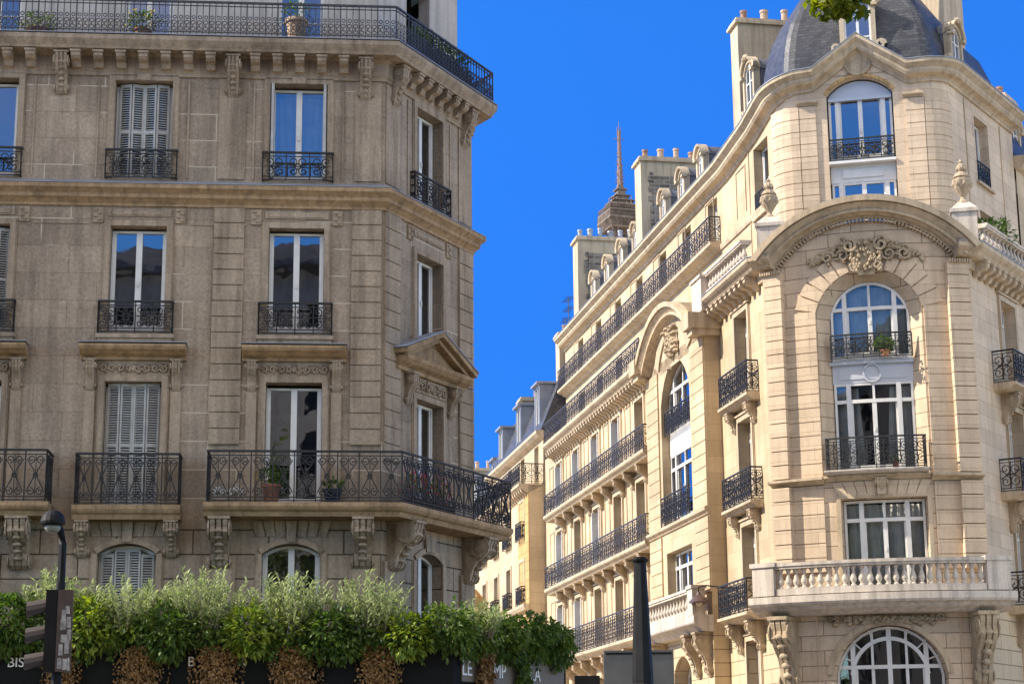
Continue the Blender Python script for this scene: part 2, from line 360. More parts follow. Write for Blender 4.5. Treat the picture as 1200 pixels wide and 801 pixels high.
        for k in range(n - 1):
            a = i0 + 4 * k; b = a + 4
            for q in range(4):
                r = (q + 1) % 4; s.f.append((a + q, b + q, b + r, a + r))
    def tube(s, pts, r, n=6, r1=None):        # world polyline
        N = len(pts); i0 = len(s.v); pts = [Vector(p) for p in pts]
        for k in range(N):
            t = (pts[min(N - 1, k + 1)] - pts[max(0, k - 1)]).normalized()
            a = t.cross(Vector((0, 0, 1)));
            if a.length < 0.1: a = t.cross(Vector((0, 1, 0)))
            a.normalize(); b = t.cross(a); rr = r + ((r1 if r1 is not None else r) - r) * k / max(1, N - 1)
            for j in range(n):
                p = pts[k] + a * (rr * cos(2 * pi * j / n)) + b * (rr * sin(2 * pi * j / n)); s.v.append(tuple(p)); s.l.append((p.x, -p.y, p.z))
        for k in range(N - 1):
            for j in range(n):
                q = (j + 1) % n; a = i0 + k * n; s.f.append((a + j, a + q, a + n + q, a + n + j))
        s.f.append(tuple(i0 + j for j in range(n - 1, -1, -1))); e = i0 + n * (N - 1); s.f.append(tuple(e + j for j in range(n)))
    def leaf(s, p, dirv, nrm, L, W):
        dirv = dirv.normalized(); sd_ = dirv.cross(nrm)
        if sd_.length < 1e-3: sd_ = Vector((1, 0, 0))
        sd_.normalize(); up = sd_.cross(dirv) * (L * 0.12)
        q = [p, p + dirv * L * .45 + sd_ * W * .5 + up, p + dirv * L, p + dirv * L * .45 - sd_ * W * .5 + up]
        i = len(s.v)
        for x in q: s.v.append(tuple(x)); s.l.append((x.x, -x.y, x.z))
        s.f.append((i, i + 1, i + 2, i + 3))
    def build(s, name, material, parent=None, label=None, smooth=False):
        off = Vector((0, 0, 0)); r = parent
        while r is not None: off = off + r.location; r = r.parent
        if parent is None and getattr(s, 'origin', None): off = Vector(s.origin)
        me = bpy.data.meshes.new(name); me.from_pydata([(x - off.x, y - off.y, z - off.z) for x, y, z in s.v], [], s.f)
        uvl = me.uv_layers.new(name='UVMap'); data = [0.0] * (2 * len(me.loops)); li = 0; l = s.l
        for f in s.f:
            a, b, c = l[f[0]], l[f[1]], l[f[2]]
            e1 = (b[0] - a[0], b[1] - a[1], b[2] - a[2]); e2 = (c[0] - a[0], c[1] - a[1], c[2] - a[2])
            nx = abs(e1[1] * e2[2] - e1[2] * e2[1]); ny = abs(e1[2] * e2[0] - e1[0] * e2[2]); nz = abs(e1[0] * e2[1] - e1[1] * e2[0])
            ax = (0, 2) if ny >= nx and ny >= nz * 0.6 else ((1, 2) if nx >= nz else (0, 1))
            for vi in f:
                data[li] = l[vi][ax[0]]; data[li + 1] = l[vi][ax[1]]; li += 2
        uvl.data.foreach_set('uv', data)
        me.materials.append(M[material] if isinstance(material, str) else material)
        if smooth: me.polygons.foreach_set('use_smooth', [True] * len(me.polygons))
        me.update(); o = bpy.data.objects.new(name, me); C.objects.link(o)
        if parent is not None: o.parent = parent
        else: o.location = off
        if label: o['label'] = label
        return o
def tag(o, label, cat, group=None):
    o['label'] = label; o['category'] = cat
    if group: o['group'] = group
    return o
def thing(name, loc, label, cat, group=None):
    o = bpy.data.objects.new(name, None); C.objects.link(o); o.location = loc; return tag(o, label, cat, group)
def struct(o): o['kind'] = 'structure'; return o
def frange(a, b, st):
    n = max(1, int(round((b - a) / st))); return [a + (b - a) * i / n for i in range(n + 1)]
def archz(x, a, r):
    R = (a * a + r * r) / (2 * r); return sqrt(max(0, R * R - x * x)) - (R - r)

# ------------------------------------------------------------ walls with openings: op = (ua, ub, za, zb, rise)
def wall(mb, fr, u0, u1, z0, z1, ops=(), rev=0.35, d=0.0, thick=True):
    us = {round(u0, 4), round(u1, 4)}; zs = {round(z0, 4), round(z1, 4)}
    for o in ops:
        for k in (0, 1): us.add(round(min(max(o[k], u0), u1), 4))
        for k in (2, 3): zs.add(round(min(max(o[k], z0), z1), 4))
    us = sorted(us); zs = sorted(zs)
    if fr.curved:
        u2 = [us[0]]
        for a, b in zip(us, us[1:]): u2 += frange(a, b, 0.3)[1:] if b - a > 0.3 else [b]
        us = u2
    for a, b in zip(us, us[1:]):
        for c, e in zip(zs, zs[1:]):
            m, q = (a + b) / 2, (c + e) / 2
            if any(o[0] < m < o[1] and o[2] < q < o[3] for o in ops): continue
            i = mb.add(fr, [(a, d, c), (b, d, c), (b, d, e), (a, d, e)]); mb.face(i, i + 1, i + 2, i + 3)
    for o in ops:
        ua, ub, za, zb, r = o; uc, hw = (ua + ub) / 2, (ub - ua) / 2
        top = [(ua + (ub - ua) * k / 16, zb - r + (archz(-hw + 2 * hw * k / 16, hw, r) if r else 0)) for k in range(17)] if r else [(ua + (ub - ua) * k / 4, zb) for k in range(5)] if fr.curved else [(ua, zb), (ub, zb)]
        if r:
            for (p, q) in zip(top, top[1:]):
                i = mb.add(fr, [(p[0], d, p[1]), (q[0], d, q[1]), (q[0], d, zb), (p[0], d, zb)]); mb.face(i, i + 1, i + 2, i + 3)
        ring = [(ua, za)] + top + [(ub, za)] + ([(ua + (ub - ua) * k / 4, za) for k in (3, 2, 1)] if fr.curved else [])
        n = len(ring); i = mb.add(fr, [(u, d, z) for u, z in ring] + [(u, d - rev, z) for u, z in ring])
        for k in range(n):
            q = (k + 1) % n; mb.face(i + k, i + q, i + n + q, i + n + k)
def bars(mb, fr, u0, u1, d0, d1, z0, z1): mb.box(fr, u0, u1, d0, d1, z0, z1)

# ------------------------------------------------------------ windows
def window(par, fr, uc, z0, w_, h, rise=0.0, d=-0.28, cols=2, trans=None, rows=0, side=0.0, curtain=0.0, gl='glass', mat_='white', label=None, fan=0, fw=0.07, handle=True):
    """frame with mullions, panes and (optional) curtain; z0 bottom, h total height, rise of the arched head"""
    mb = MB(); a = w_ / 2; zt = z0 + h; zs = zt - rise
    def top(u): return (zs + archz(u - uc, a, rise)) if rise else zt
    def vbar(u, t, za, dd0=-0.06, dd1=0.0):
        zz = min(top(u - t / 2), top(u + t / 2)) - 0.01; mb.box(fr, u - t / 2, u + t / 2, d + dd0, d + dd1, za, zz)
    mb.box(fr, uc - a, uc - a + fw, d - 0.07, d + 0.02, z0, zs); mb.box(fr, uc + a - fw, uc + a, d - 0.07, d + 0.02, z0, zs)
    mb.box(fr, uc - a + fw, uc + a - fw, d - 0.07, d + 0.02, z0, z0 + fw * 1.6)
    if rise: mb.arch(fr, uc, zs, a, rise, [(-fw, d - 0.07), (0, d - 0.07), (0, d + 0.02), (-fw, d + 0.02)][::-1], 16)
    else: mb.box(fr, uc - a + fw, uc + a - fw, d - 0.07, d + 0.02, zt - fw, zt)
    inner = a - side
    leaf_top = trans if trans else None
    zleaf = (trans if trans else 99)
    for sgn in (-1, 1):
        if side: vbar(uc + sgn * inner, 0.13, z0 + fw, -0.06, 0.05)
    # leaves
    n = cols; lw = 2 * (inner - (0.065 if side else fw)) / n; ua = uc - lw * n / 2
    for k in range(1, n):
        u = ua + lw * k; big = (n == 2 or k == n // 2)
        zz = min(top(u), zleaf if not fan else top(u)) - 0.01
        mb.box(fr, u - (0.065 if big else 0.03), u + (0.065 if big else 0.03), d - 0.05, d + 0.035 if big else d, z0 + fw, zz)
    if handle: mb.box(fr, uc - 0.02, uc + 0.02, d + 0.03, d + 0.07, z0 + h * 0.45, z0 + h * 0.45 + 0.12)
    if trans:
        mb.box(fr, uc - a + fw, uc + a - fw, d - 0.05, d + 0.045, trans - 0.05, trans + 0.05)
        for k in range(1, n):
            u = ua + lw * k; mb.box(fr, u - 0.035, u + 0.035, d - 0.05, d + 0.01, trans + 0.05, top(u) - 0.02)
    lim = (trans - 0.05) if trans else zt - fw
    for k in range(n):
        x0, x1 = ua + lw * k, ua + lw * (k + 1)
        zz = min(lim, min(top(x0 + .04), top(x1 - .04)) - fw)
        mb.box(fr, x0, x0 + 0.045, d - 0.045, d - 0.005, z0 + fw * 1.6, zz); mb.box(fr, x1 - 0.045, x1, d - 0.045, d - 0.005, z0 + fw * 1.6, zz)
        mb.box(fr, x0 + 0.045, x1 - 0.045, d - 0.045, d - 0.005, z0 + fw * 1.6, z0 + fw * 1.6 + 0.09)
        for j in range(1, rows + 1):
            z = z0 + (zz - z0) * j / (rows + 1); mb.box(fr, x0 + 0.04, x1 - 0.04, d - 0.035, d - 0.005, z - 0.015, z + 0.015)
    fo = mb.build('window', mat_, par, label)
    g = MB(); N = 12
    pts = [(uc - a + 0.02, z0 + 0.03)] + [(uc + a - 0.02, z0 + 0.03)] + ([(uc + a * (1 - 2 * k / N) * 0.98, top(uc + a * (1 - 2 * k / N) * 0.98) - 0.02) for k in range(N + 1)])
    if fr.curved:
        uu = frange(uc - a + .02, uc + a - .02, 0.3); i = g.add(fr, [p for u in uu for p in ((u, d - 0.03, z0 + .03), (u, d - 0.03, top(u) - .02))])
        for k in range(len(uu) - 1): g.face(i + 2 * k, i + 2 * k + 2, i + 2 * k + 3, i + 2 * k + 1)
    else:
        i = g.add(fr, [(u, d - 0.03, z) for u, z in pts]); g.face(*range(i, i + len(pts)))
    g.build('pane', gl, fo)
    if curtain:
        c = MB()
        for sgn in (-1, 1):
            ww = a * curtain; us = [uc + sgn * (a - 0.05 - ww * k / 14) for k in range(15)]
            i = c.add(fr, [p for k, u in enumerate(us) for p in ((u - sgn * ww * .25 * (k / 14), d - 0.22 + 0.035 * sin(k * 2.4), z0 + 0.05), (u, d - 0.22 + 0.035 * sin(k * 2.4), zt - 0.1))])
            for k in range(14): c.face(*([i + 2 * k, i + 2 * k + 2, i + 2 * k + 3, i + 2 * k + 1][::sgn]))
        c.build('curtain', 'cloth', fo)
    return fo
def shutter_pair(par, fr, uc, z0, w_, h, d=-0.2, fold=0.1, rise=0, m='grey_paint', folds=4, sh_open=False):
    """louvred folding shutters: each leaf a frame with slats; leaves slightly zigzag like folding blinds"""
    mb = MB(); lw = w_ / folds
    for k in range(folds):
        x0 = uc - w_ / 2 + lw * k; s0, s1 = (0, fold) if k % 2 == 0 else (fold, 0)
        if folds == 2: s0 = s1 = 0
        P, Q = fr(x0 + 0.006, d + s0, 0), fr(x0 + lw - 0.006, d + s1, 0); f2, L = between(P[:2], Q[:2])
        hh = h - (0 if not rise else (rise if k in (0, folds - 1) else rise * 0.25))
        for (a, b) in ((0, 0.04), (L - 0.04, L)): mb.box(f2, a, b, -0.02, 0.02, z0, z0 + hh)
        for z in (z0, z0 + hh * 0.48, z0 + hh - 0.07): mb.box(f2, 0.04, L - 0.04, -0.018, 0.018, z, z + 0.07)
        n = int(hh / 0.055)
        for j in range(1, n):
            z = z0 + hh * j / n; mb.ext(f2, [(-0.02, z + 0.012), (-0.02, z + 0.018), (0.016, z - 0.012), (0.016, z - 0.018)][::-1], 0.04, L - 0.04)
    return mb.build('shutter', m, par)

# ------------------------------------------------------------ ironwork
def spiral(cx, cz, r, turns, start, dirn, n=12, r1=0.25):
    return [(cx + rr * cos(a), cz + rr * sin(a)) for k in range(n + 1) for a in [start + dirn * 2 * pi * turns * k / n] for rr in [r * (1 - (1 - r1) * k / n)]]
def railing(mb, P, Q, z0, h, style='scroll', pitch_=0.42, t=0.022):
    fr, L = between(P, Q)
    if L < 0.05: return
    for z, tt in ((z0 + h, 0.045), (z0 + h - 0.09, 0.02), (z0 + 0.10, 0.022), (z0 + 0.03, 0.022)): mb.box(fr, 0, L, -tt / 2, tt / 2, z - tt / 2, z + tt / 2)
    n = max(1, int(round(L / pitch_))); p = L / n; zb, zt = z0 + 0.11, z0 + h - 0.1; H = zt - zb
    for k in range(n + 1): mb.box(fr, k * p - 0.013, k * p + 0.013, -0.013, 0.013, z0, z0 + h - 0.02)
    for k in range(n):
        a = k * p; m = a + p / 2
        if style == 'guard':          # window guard: dense mirrored C scrolls
            r = min(p * .24, H * .24)
            for sx in (-1, 1):
                c = m + sx * r * 1.02
                mb.iron(fr, spiral(c, zb + r * 1.02, r, 1.25, pi / 2 * (1), sx, 12), 0, t)
                mb.iron(fr, spiral(c, zt - r * 1.02, r, 1.25, -pi / 2, -sx, 12), 0, t)
                mb.iron(fr, [(m, zb + H * .5), (c + sx * r * .8, zb + H * .55)], 0, t)
            mb.iron(fr, spiral(m, zb + H / 2, min(r * .7, H * .14), 1, 0, 1, 8, 1.0), 0, t)
        elif style == 'top':          # fine vertical bars with a band of small hearts
            for q in (1, 2): mb.box(fr, a + p * q / 3 - .009, a + p * q / 3 + .009, -.009, .009, z0 + .03, z0 + h)
            r = p / 6 * .92
            for q in range(3):
                c = a + p * (q + .5) / 3
                mb.iron(fr, spiral(c, zb + r * 1.1, r, 1.1, pi / 2, 1, 9, .5), 0, t * .8)
                mb.iron(fr, spiral(c, zb + r * 3.3, r, 1.1, -pi / 2, -1, 9, .5), 0, t * .8)
                mb.iron(fr, spiral(c, zb + r * 5.3, r * .6, 1, 0, 1, 7, 1), 0, t * .8)
        elif style == 'balc':         # tall panels, lyres between uprights
            r = p * .2
            for sx in (-1, 1):
                c = m + sx * p * .22
                mb.iron(fr, spiral(c, zt - r * 1.05, r, 1.2, -pi / 2, -sx, 11), 0, t)
                mb.iron(fr, spiral(c, zb + r * 1.05, r, 1.2, pi / 2, sx, 11), 0, t)
                mb.iron(fr, [(c + sx * r, zt - r), (m + sx * r * .4, zb + H * .62), (m + sx * r * .2, zb + H * .5), (m + sx * r * .9, zb + H * .36), (c + sx * r, zb + r)], 0, t)
            mb.iron(fr, spiral(m, zb + H * .5, r * .55, 1, 0, 1, 8, 1), 0, t); mb.box(fr, m - .008, m + .008, -.008, .008, zb, zt)
        elif style == 'lyre':         # big crossing scrolls with leaves
            r = min(p * .27, H * .24)
            for sx in (-1, 1):
                c = m + sx * p * .24
                mb.iron(fr, spiral(c, zb + r * 1.1, r, 1.4, pi / 2, sx, 13, .2), 0, t)
                mb.iron(fr, spiral(c, zt - r * 1.1, r * .95, 1.3, -pi / 2, -sx, 13, .2), 0, t)
                mb.iron(fr, [(m - sx * p * .45, zb + H * .35), (m - sx * p * .2, zb + H * .5), (m + sx * p * .2, zb + H * .55), (m + sx * p * .45, zb + H * .7)], 0, t * 1.1)
            mb.iron(fr, [(m - .03, zb), (m, zb + H * .25), (m - .02, zb + H * .5), (m, zb + H)], 0, t * 1.5)
def rail_path(par, pts, z0, h, style, name='railing', pitch_=0.42, mt='iron', t=0.022, label=None):
    mb = MB()
    for P, Q in zip(pts, pts[1:]): railing(mb, P, Q, z0, h, style, pitch_, t)
    return mb.build(name, mt, par, label)
def w2(fr, u, d): return fr(u, d, 0)[:2]

# ------------------------------------------------------------ carved work
def blob(mb, fr, u, d, z, ru, rd, rz, n=6):
    i = mb.add(fr, [(u + ru * cos(2 * pi * k / n) * cos(p), d + rd * sin(p), z + rz * sin(2 * pi * k / n) * cos(p)) for p in (0, 0.6, 1.1) for k in range(n)] + [(u, d + rd, z)])
    for j in range(2):
        for k in range(n): q = (k + 1) % n; a = i + j * n; mb.face(a + k, a + q, a + n + q, a + n + k)
    for k in range(n): mb.face(i + 2 * n + k, i + 2 * n + (k + 1) % n, i + 3 * n)
def relief(mb, fr, u0, u1, z0, z1, d=0.0, dep=0.05, rnd=None, dens=1.0, sym=True):
    """leaf scroll relief, mirrored about its centre"""
    rnd = rnd or random.Random(3); uc = (u0 + u1) / 2; H = z1 - z0; Wd = (u1 - u0) / 2; n = max(2, int(Wd / (H * .75) + .5))
    for s in (-1, 1):
        for k in range(n):
            c = uc + s * Wd * (k + .5) / n; r = min(H * .38, Wd / n * .45)
            mb.iron(fr, spiral(c, z0 + H * .5, r, 1.3, (pi if k % 2 else 0), s * (1 if k % 2 else -1), 12, .25), d + dep * .4, H * .09 + .008, dep)
            for j in range(int(7 * dens)):
                a = rnd.random() * 6.28; rr = r * (0.9 + .35 * rnd.random())
                x, z = c + rr * cos(a), z0 + H * .5 + rr * sin(a)
                if z0 < z < z1: blob(mb, fr, x, d, z, H * (.06 + .06 * rnd.random()), dep * (.8 + .5 * rnd.random()), H * (.05 + .06 * rnd.random()), 5)
    blob(mb, fr, uc, d, z0 + H * .5, H * .22, dep * 1.6, H * .34, 8)
    for k in range(6):
        a = pi * k / 5; blob(mb, fr, uc + H * .33 * cos(a), d, z0 + H * .5 + H * .33 * sin(a), H * .09, dep * 1.3, H * .12, 5)
def console(par, fr, uc, w_, zt, h, pj, m, dbase=0.0, name='bracket', leafy=True):
    """scroll bracket: S-shaped side outline, fluted front, rolled volutes"""
    mb = MB(); P = [(0, 0), (1.0, 0), (1.0, -.10), (.93, -.20), (.98, -.30), (.80, -.42), (.52, -.55), (.36, -.70), (.34, -.82), (.26, -.93), (.12, -1.0), (0, -1.0)]
    poly = [(dbase + x * pj, zt + z * h) for x, z in P]; k = 3; g = w_ / (k * 1.35)
    polyi = [(dbase + x * pj * .9, zt - .02 + z * h * .98) for x, z in P]
    mb.ext(fr, polyi[::-1], uc - w_ / 2 + .012, uc + w_ / 2 - .012)
    for j in range(k):
        c = uc - w_ / 2 + w_ * (j + .5) / k; mb.ext(fr, [(dbase + max(0, x * pj), z) for x, z in [(x, zt + z * h) for x, z in P]][::-1], c - g / 2, c + g / 2)
    mb.box(fr, uc - w_ / 2 - .03, uc + w_ / 2 + .03, dbase, dbase + pj * 1.06, zt - h * .05, zt + .0)
    for sx in (-1, 1):   # volutes on the flanks
        for (cx, cz, r) in ((.68, -.22, .24), (.16, -.85, .13)):
            rr = r * min(h, pj * 1.6); i = len(mb.v)
            ring = [(dbase + pj * cx + rr * cos(a), zt + h * cz + rr * sin(a)) for a in [2 * pi * q / 10 for q in range(10)]]
            uu = uc + sx * w_ / 2
            mb.ext(fr, ring if True else ring, *(sorted((uu, uu + sx * .03))))
            ring2 = [(dbase + pj * cx + rr * .5 * cos(a), zt + h * cz + rr * .5 * sin(a)) for a in [2 * pi * q / 8 for q in range(8)]]
            mb.ext(fr, ring2, *(sorted((uu + sx * .03, uu + sx * .055))))
    if leafy:
        for q in range(5): blob(mb, fr, uc, dbase + pj * (.9 - .14 * q), zt - h * (.28 + .13 * q), w_ * .28, pj * .12, h * .05, 6)
    return mb.build(name, m, par)
def modillions(mb, fr, us, w_, z0, z1, d0, d1):
    for u in us:
        H = z1 - z0; mb.ext(fr, [(d0, z1), (d0, z0), (d0 + (d1 - d0) * .25, z0 + H * .05), (d0 + (d1 - d0) * .45, z0 + H * .35), (d0 + (d1 - d0) * .8, z0 + H * .45), (d1, z0 + H * .62), (d1, z1)][::1], u - w_ / 2, u + w_ / 2)
        mb.box(fr, u - w_ / 2 - .02, u + w_ / 2 + .02, d0, d1 + .03, z1 - .05, z1)
BAL = None
def baluster_mesh():
    mb = MB(); mb.lathe(WF, 0, 0, 0, [(.075, 0), (.075, .05), (.05, .06), (.045, .09), (.085, .16), (.092, .21), (.075, .28), (.045, .38), (.038, .46), (.055, .49), (.06, .52), (.075, .53), (.075, .58)], 10)
    me_o = mb.build('baluster', 'pale_stone', None, smooth=True); me = me_o.data; bpy.data.objects.remove(me_o); return me
def balustrade(par, fr, u0, u1, d, z0, h, n, par_name='balustrade'):
    """stone base, rail and turned balusters, each baluster a child"""
    mb = MB(); mb.box(fr, u0, u1, d - .13, d + .13, z0, z0 + h * .2); mb.box(fr, u0, u1, d - .15, d + .15, z0 + h * .82, z0 + h * .9); mb.box(fr, u0, u1, d - .18, d + .18, z0 + h * .9, z0 + h)
    o = mb.build(par_name, 'pale_stone', par)
    off = Vector((0, 0, 0)); r = o
    while r is not None: off = off + r.location; r = r.parent
    for k in range(n):
        u = u0 + (u1 - u0) * (k + .5) / n; p = Vector(fr(u, d, z0 + h * .2))
        b = bpy.data.objects.new('baluster', BAL); C.objects.link(b); b.parent = o; b.location = p - off; b.scale = (1, 1, h * .62 / .58)
    return o
def urn(loc, label, s=1.0):
    fr = WF; t = thing('stone_urn', loc, label, 'stone urn', 'carved urns on the cornice pedestals'); x, y, z = loc
    mb = MB(); mb.lathe(fr, x, -y, z, [(.2 * s, 0), (.2 * s, .07 * s), (.11 * s, .12 * s), (.08 * s, .22 * s), (.12 * s, .28 * s), (.26 * s, .5 * s), (.31 * s, .72 * s), (.3 * s, .78 * s), (.22 * s, .82 * s), (.27 * s, .86 * s), (.25 * s, .9 * s)], 12)
    for k in range(8):
        a = 2 * pi * k / 8; blob(mb, Line((x, y), math.degrees(a)), 0, .23 * s, z + .62 * s, .07 * s, .1 * s, .12 * s, 5)
    mb.build('bowl', 'right_carved', t, smooth=False)
    m2 = MB(); m2.lathe(fr, x, -y, z + .9 * s, [(.25 * s, 0), (.2 * s, .08 * s), (.1 * s, .14 * s), (.16 * s, .24 * s), (.14 * s, .33 * s), (.06 * s, .40 * s), (.08 * s, .46 * s), (.02 * s, .55 * s)], 8)
    for k in range(6):
        a = 2 * pi * k / 6; blob(m2, Line((x, y), math.degrees(a)), 0, .1 * s, z + 1.12 * s, .05 * s, .08 * s, .09 * s, 5)
    m2.build('finial', 'right_carved', t); return t

# ------------------------------------------------------------ foliage
def rv3(r): 
    while True:
        v = Vector((r.uniform(-1, 1), r.uniform(-1, 1), r.uniform(-1, 1)))
        if 0.01 < v.length < 1: return v
def broad(mb, c, rad, n, L, r, droop=0.0):
    for k in range(n):
        v = rv3(r); q = v.length; v = v * (0.55 + 0.45 * r.random()) / max(q, .3) if r.random() < .6 else v
        v = v if v.length <= 1.05 else v.normalized()
        wob = 1 + .22 * sin(v.x * 5 + c.x * 3) * cos(v.z * 4 + c.y)
        p = c + Vector((v.x * rad[0], v.y * rad[1], v.z * rad[2])) * wob
        dv = (v + rv3(r) * .9 + Vector((0, 0, -droop))).normalized(); mb.leaf(p, dv, (rv3(r) + Vector((0, 0, 1.2))).normalized(), L * r.uniform(.7, 1.3), L * .5 * r.uniform(.8, 1.2))
def shoots(mb, st, c, base, n, Hh, L, r, spread=.5):
    """upright oleander shoots: stem and whorled narrow leaves"""
    for k in range(n):
        a = r.uniform(0, 6.28); q = r.random() ** .5; p0 = c + Vector((cos(a) * q * base[0], sin(a) * q * base[1], 0)); lean = Vector((cos(a) * q * spread + r.uniform(-.12, .12), sin(a) * q * spread + r.uniform(-.12, .12), 1)).normalized()
        h = Hh * r.uniform(.65, 1.05) * (1 - .35 * q); p1 = p0 + lean * h; st.tube([p0, p0 + lean * h * .5, p1], .010, 3, .004)
        m = int(h / .035)
        for j in range(m):
            t = j / m
            if t < .18: continue
            b = r.uniform(0, 6.28); s = p0 + lean * (h * t); out = Vector((cos(b), sin(b), r.uniform(.5, 1.3))).normalized()
            mb.leaf(s, out, Vector((0, 0, 1)), L * r.uniform(.75, 1.25), L * .27)
def limb_tree(loc, H, label, crown_r, seed, n=9000, leaf=.2, reach=None, mt='leaf_crown'):
    r = random.Random(seed); t = thing('plane_tree', loc, label, 'tree', 'street plane trees'); x, y, z = loc
    tr = MB(); tr.tube([(x, y, z), (x + .1, y, z + H * .25), (x - .1, y + .1, z + H * .5)], .32, 10, .22)
    cm = MB(); tips = []
    for k in range(9):
        a = 2 * pi * k / 9 + r.uniform(-.3, .3); z0 = z + H * r.uniform(.32, .5); rr = crown_r * r.uniform(.5, 1)
        p0 = Vector((x, y, z0)); p3 = Vector((x + cos(a) * rr, y + sin(a) * rr, z + H * r.uniform(.6, .98))); p1 = p0.lerp(p3, .4) + Vector((0, 0, .6)); tr.tube([p0, p1, p3], .15, 6, .03); tips += [p1.lerp(p3, .5), p3, p3 + rv3(r) * 1.2]
    if reach:
        tr.tube(reach, .09, 6, .012)
    tr.build('trunk', 'bark', t)
    for c in tips: broad(cm, c, (1.7, 1.7, 1.3), n // len(tips), leaf, r)
    cm.build('crown', mt, t); return t
def pot_plant(loc, label, r_=.16, hp=.28, pm='pot', fol='leaf_dark', fr_=.25, fh=.3, n=160, L=.1, seed=1, flower=None, cat='potted plant', group='potted plants on the balconies', trough=None):
    t = thing('potted_plant', loc, label, cat, group); x, y, z = loc; rr = random.Random(seed); mb = MB()
    if trough:
        fr = Line((x, y), trough[1]); l = trough[0] / 2; mb.box(fr, -l, l, -r_, r_, z, z + hp)
    else: mb.lathe(WF, x, -y, z, [(r_ * .7, 0), (r_ * .95, hp * .85), (r_ * 1.08, hp * .85), (r_ * 1.08, hp), (r_ * .8, hp), (r_ * .8, hp * .9)], 12)
    mb.build('pot', pm, t); f = MB()
    if trough:
        fr = Line((x, y), trough[1])
        for k in range(max(1, int(trough[0] / .25))): 
            q = fr(-trough[0] / 2 + .12 + k * .25, 0, z + hp + fh * .5); broad(f, Vector(q), (.2, .16, fh * .6), n // 3, L, rr)
    else: broad(f, Vector((x, y, z + hp + fh * .7)), (fr_, fr_, fh), n, L, rr)
    f.build('foliage', fol, t)
    if flower:
        g = MB()
        if trough:
            fr = Line((x, y), trough[1])
            for k in range(max(1, int(trough[0] / .25))):
                q = fr(-trough[0] / 2 + .12 + k * .25, 0, z + hp + fh * .6); broad(g, Vector(q), (.22, .2, fh * .7), n // 4, .07, rr)
        else: broad(g, Vector((x, y, z + hp + fh)), (fr_, fr_, fh), n // 3, .07, rr)
        g.build('blossom', flower, t)
    return t
BAL = baluster_mesh()
#@@SETTING
# ------------------------------------------------------------ ground, road, kerbs
mb = MB(); mb.origin = (0, 0, 0); i = mb.add(WF, [(-900, 900, -.02), (900, 900, -.02), (900, -1500, -.02), (-900, -1500, -.02)]); mb.face(i, i + 1, i + 2, i + 3); struct(mb.build('ground', 'pave'))
mb = MB(); i = mb.add(WF, [(-60, -3, 0.0), (60, -3, 0.0), (60, -30, 0.0), (-60, -30, 0.0)]); mb.face(i, i + 1, i + 2, i + 3)
fr_st, _ = between((3.2, 30), (-9.5, 100)); i = mb.add(fr_st, [(0, -2.8, .0), (0, 2.8, .0), (75, 2.8, .0), (75, -2.8, .0)]); mb.face(i, i + 1, i + 2, i + 3); struct(mb.build('road', 'asphalt'))
mb = MB(); mb.box(WF, -60, 60, -3, -2.7, 0, .13); mb.box(WF, -60, -.5, -30.3, -30, 0, .13); mb.box(WF, 7, 60, -30.3, -30, 0, .13); struct(mb.build('kerb', 'kerb'))
mb = MB(); i = mb.add(WF, [(-60, -2.7, .12), (60, -2.7, .12), (60, 10, .12), (-60, 10, .12)]); mb.face(i, i + 1, i + 2, i + 3)
i = mb.add(WF, [(-60, -45, .12), (-.5, -45, .12), (-.5, -30.3, .12), (-60, -30.3, .12)]); mb.face(i, i + 1, i + 2, i + 3); struct(mb.build('pavement', 'pave'))
mb = MB()
for k in range(9): mb.box(WF, -3 + k * 1.0, -2.5 + k * 1.0, -28, -25, .004, .008)
struct(mb.build('crosswalk', 'ltr'))

# ============================================================ LEFT BUILDING
PL = (-2.8505, 39.8983)
FM = Line(PL, 85); FC = Line(PL, 27); PC = w2(FC, 4.18, 0); FS = Line(PC, -33); PS = w2(FS, 2.6, 0); FB = Line(PS, -75)
LBD = thing('corner_apartment_building', (PL[0], PL[1], 0), 'grey-brown limestone apartment building in shade on the left, above the planted café front', 'apartment building')
AX = [-1.92, -5.38, -8.78, -12.2]; CX = 2.05
U0 = -30.0
def surround(mb, fr, uc, w_, z0, z1, t=.13, pj=.05, rise=0, d=0.0):
    a = w_ / 2
    mb.box(fr, uc - a - t, uc - a, d + .002, d + pj, z0, z1 - rise); mb.box(fr, uc + a, uc + a + t, d + .002, d + pj, z0, z1 - rise)
    mb.box(fr, uc - a - t - .03, uc - a - t, d + .002, d + pj * .5, z0, z1 - rise + (t if not rise else 0)); mb.box(fr, uc + a + t, uc + a + t + .03, d + .002, d + pj * .5, z0, z1 - rise + (t if not rise else 0))
    if rise: mb.arch(fr, uc, z1 - rise, a, rise, [(0, d + .002), (0, d + pj), (t, d + pj), (t, d + .002)], 14)
    else:
        mb.box(fr, uc - a - t, uc + a + t, d + .002, d + pj, z1, z1 + t)
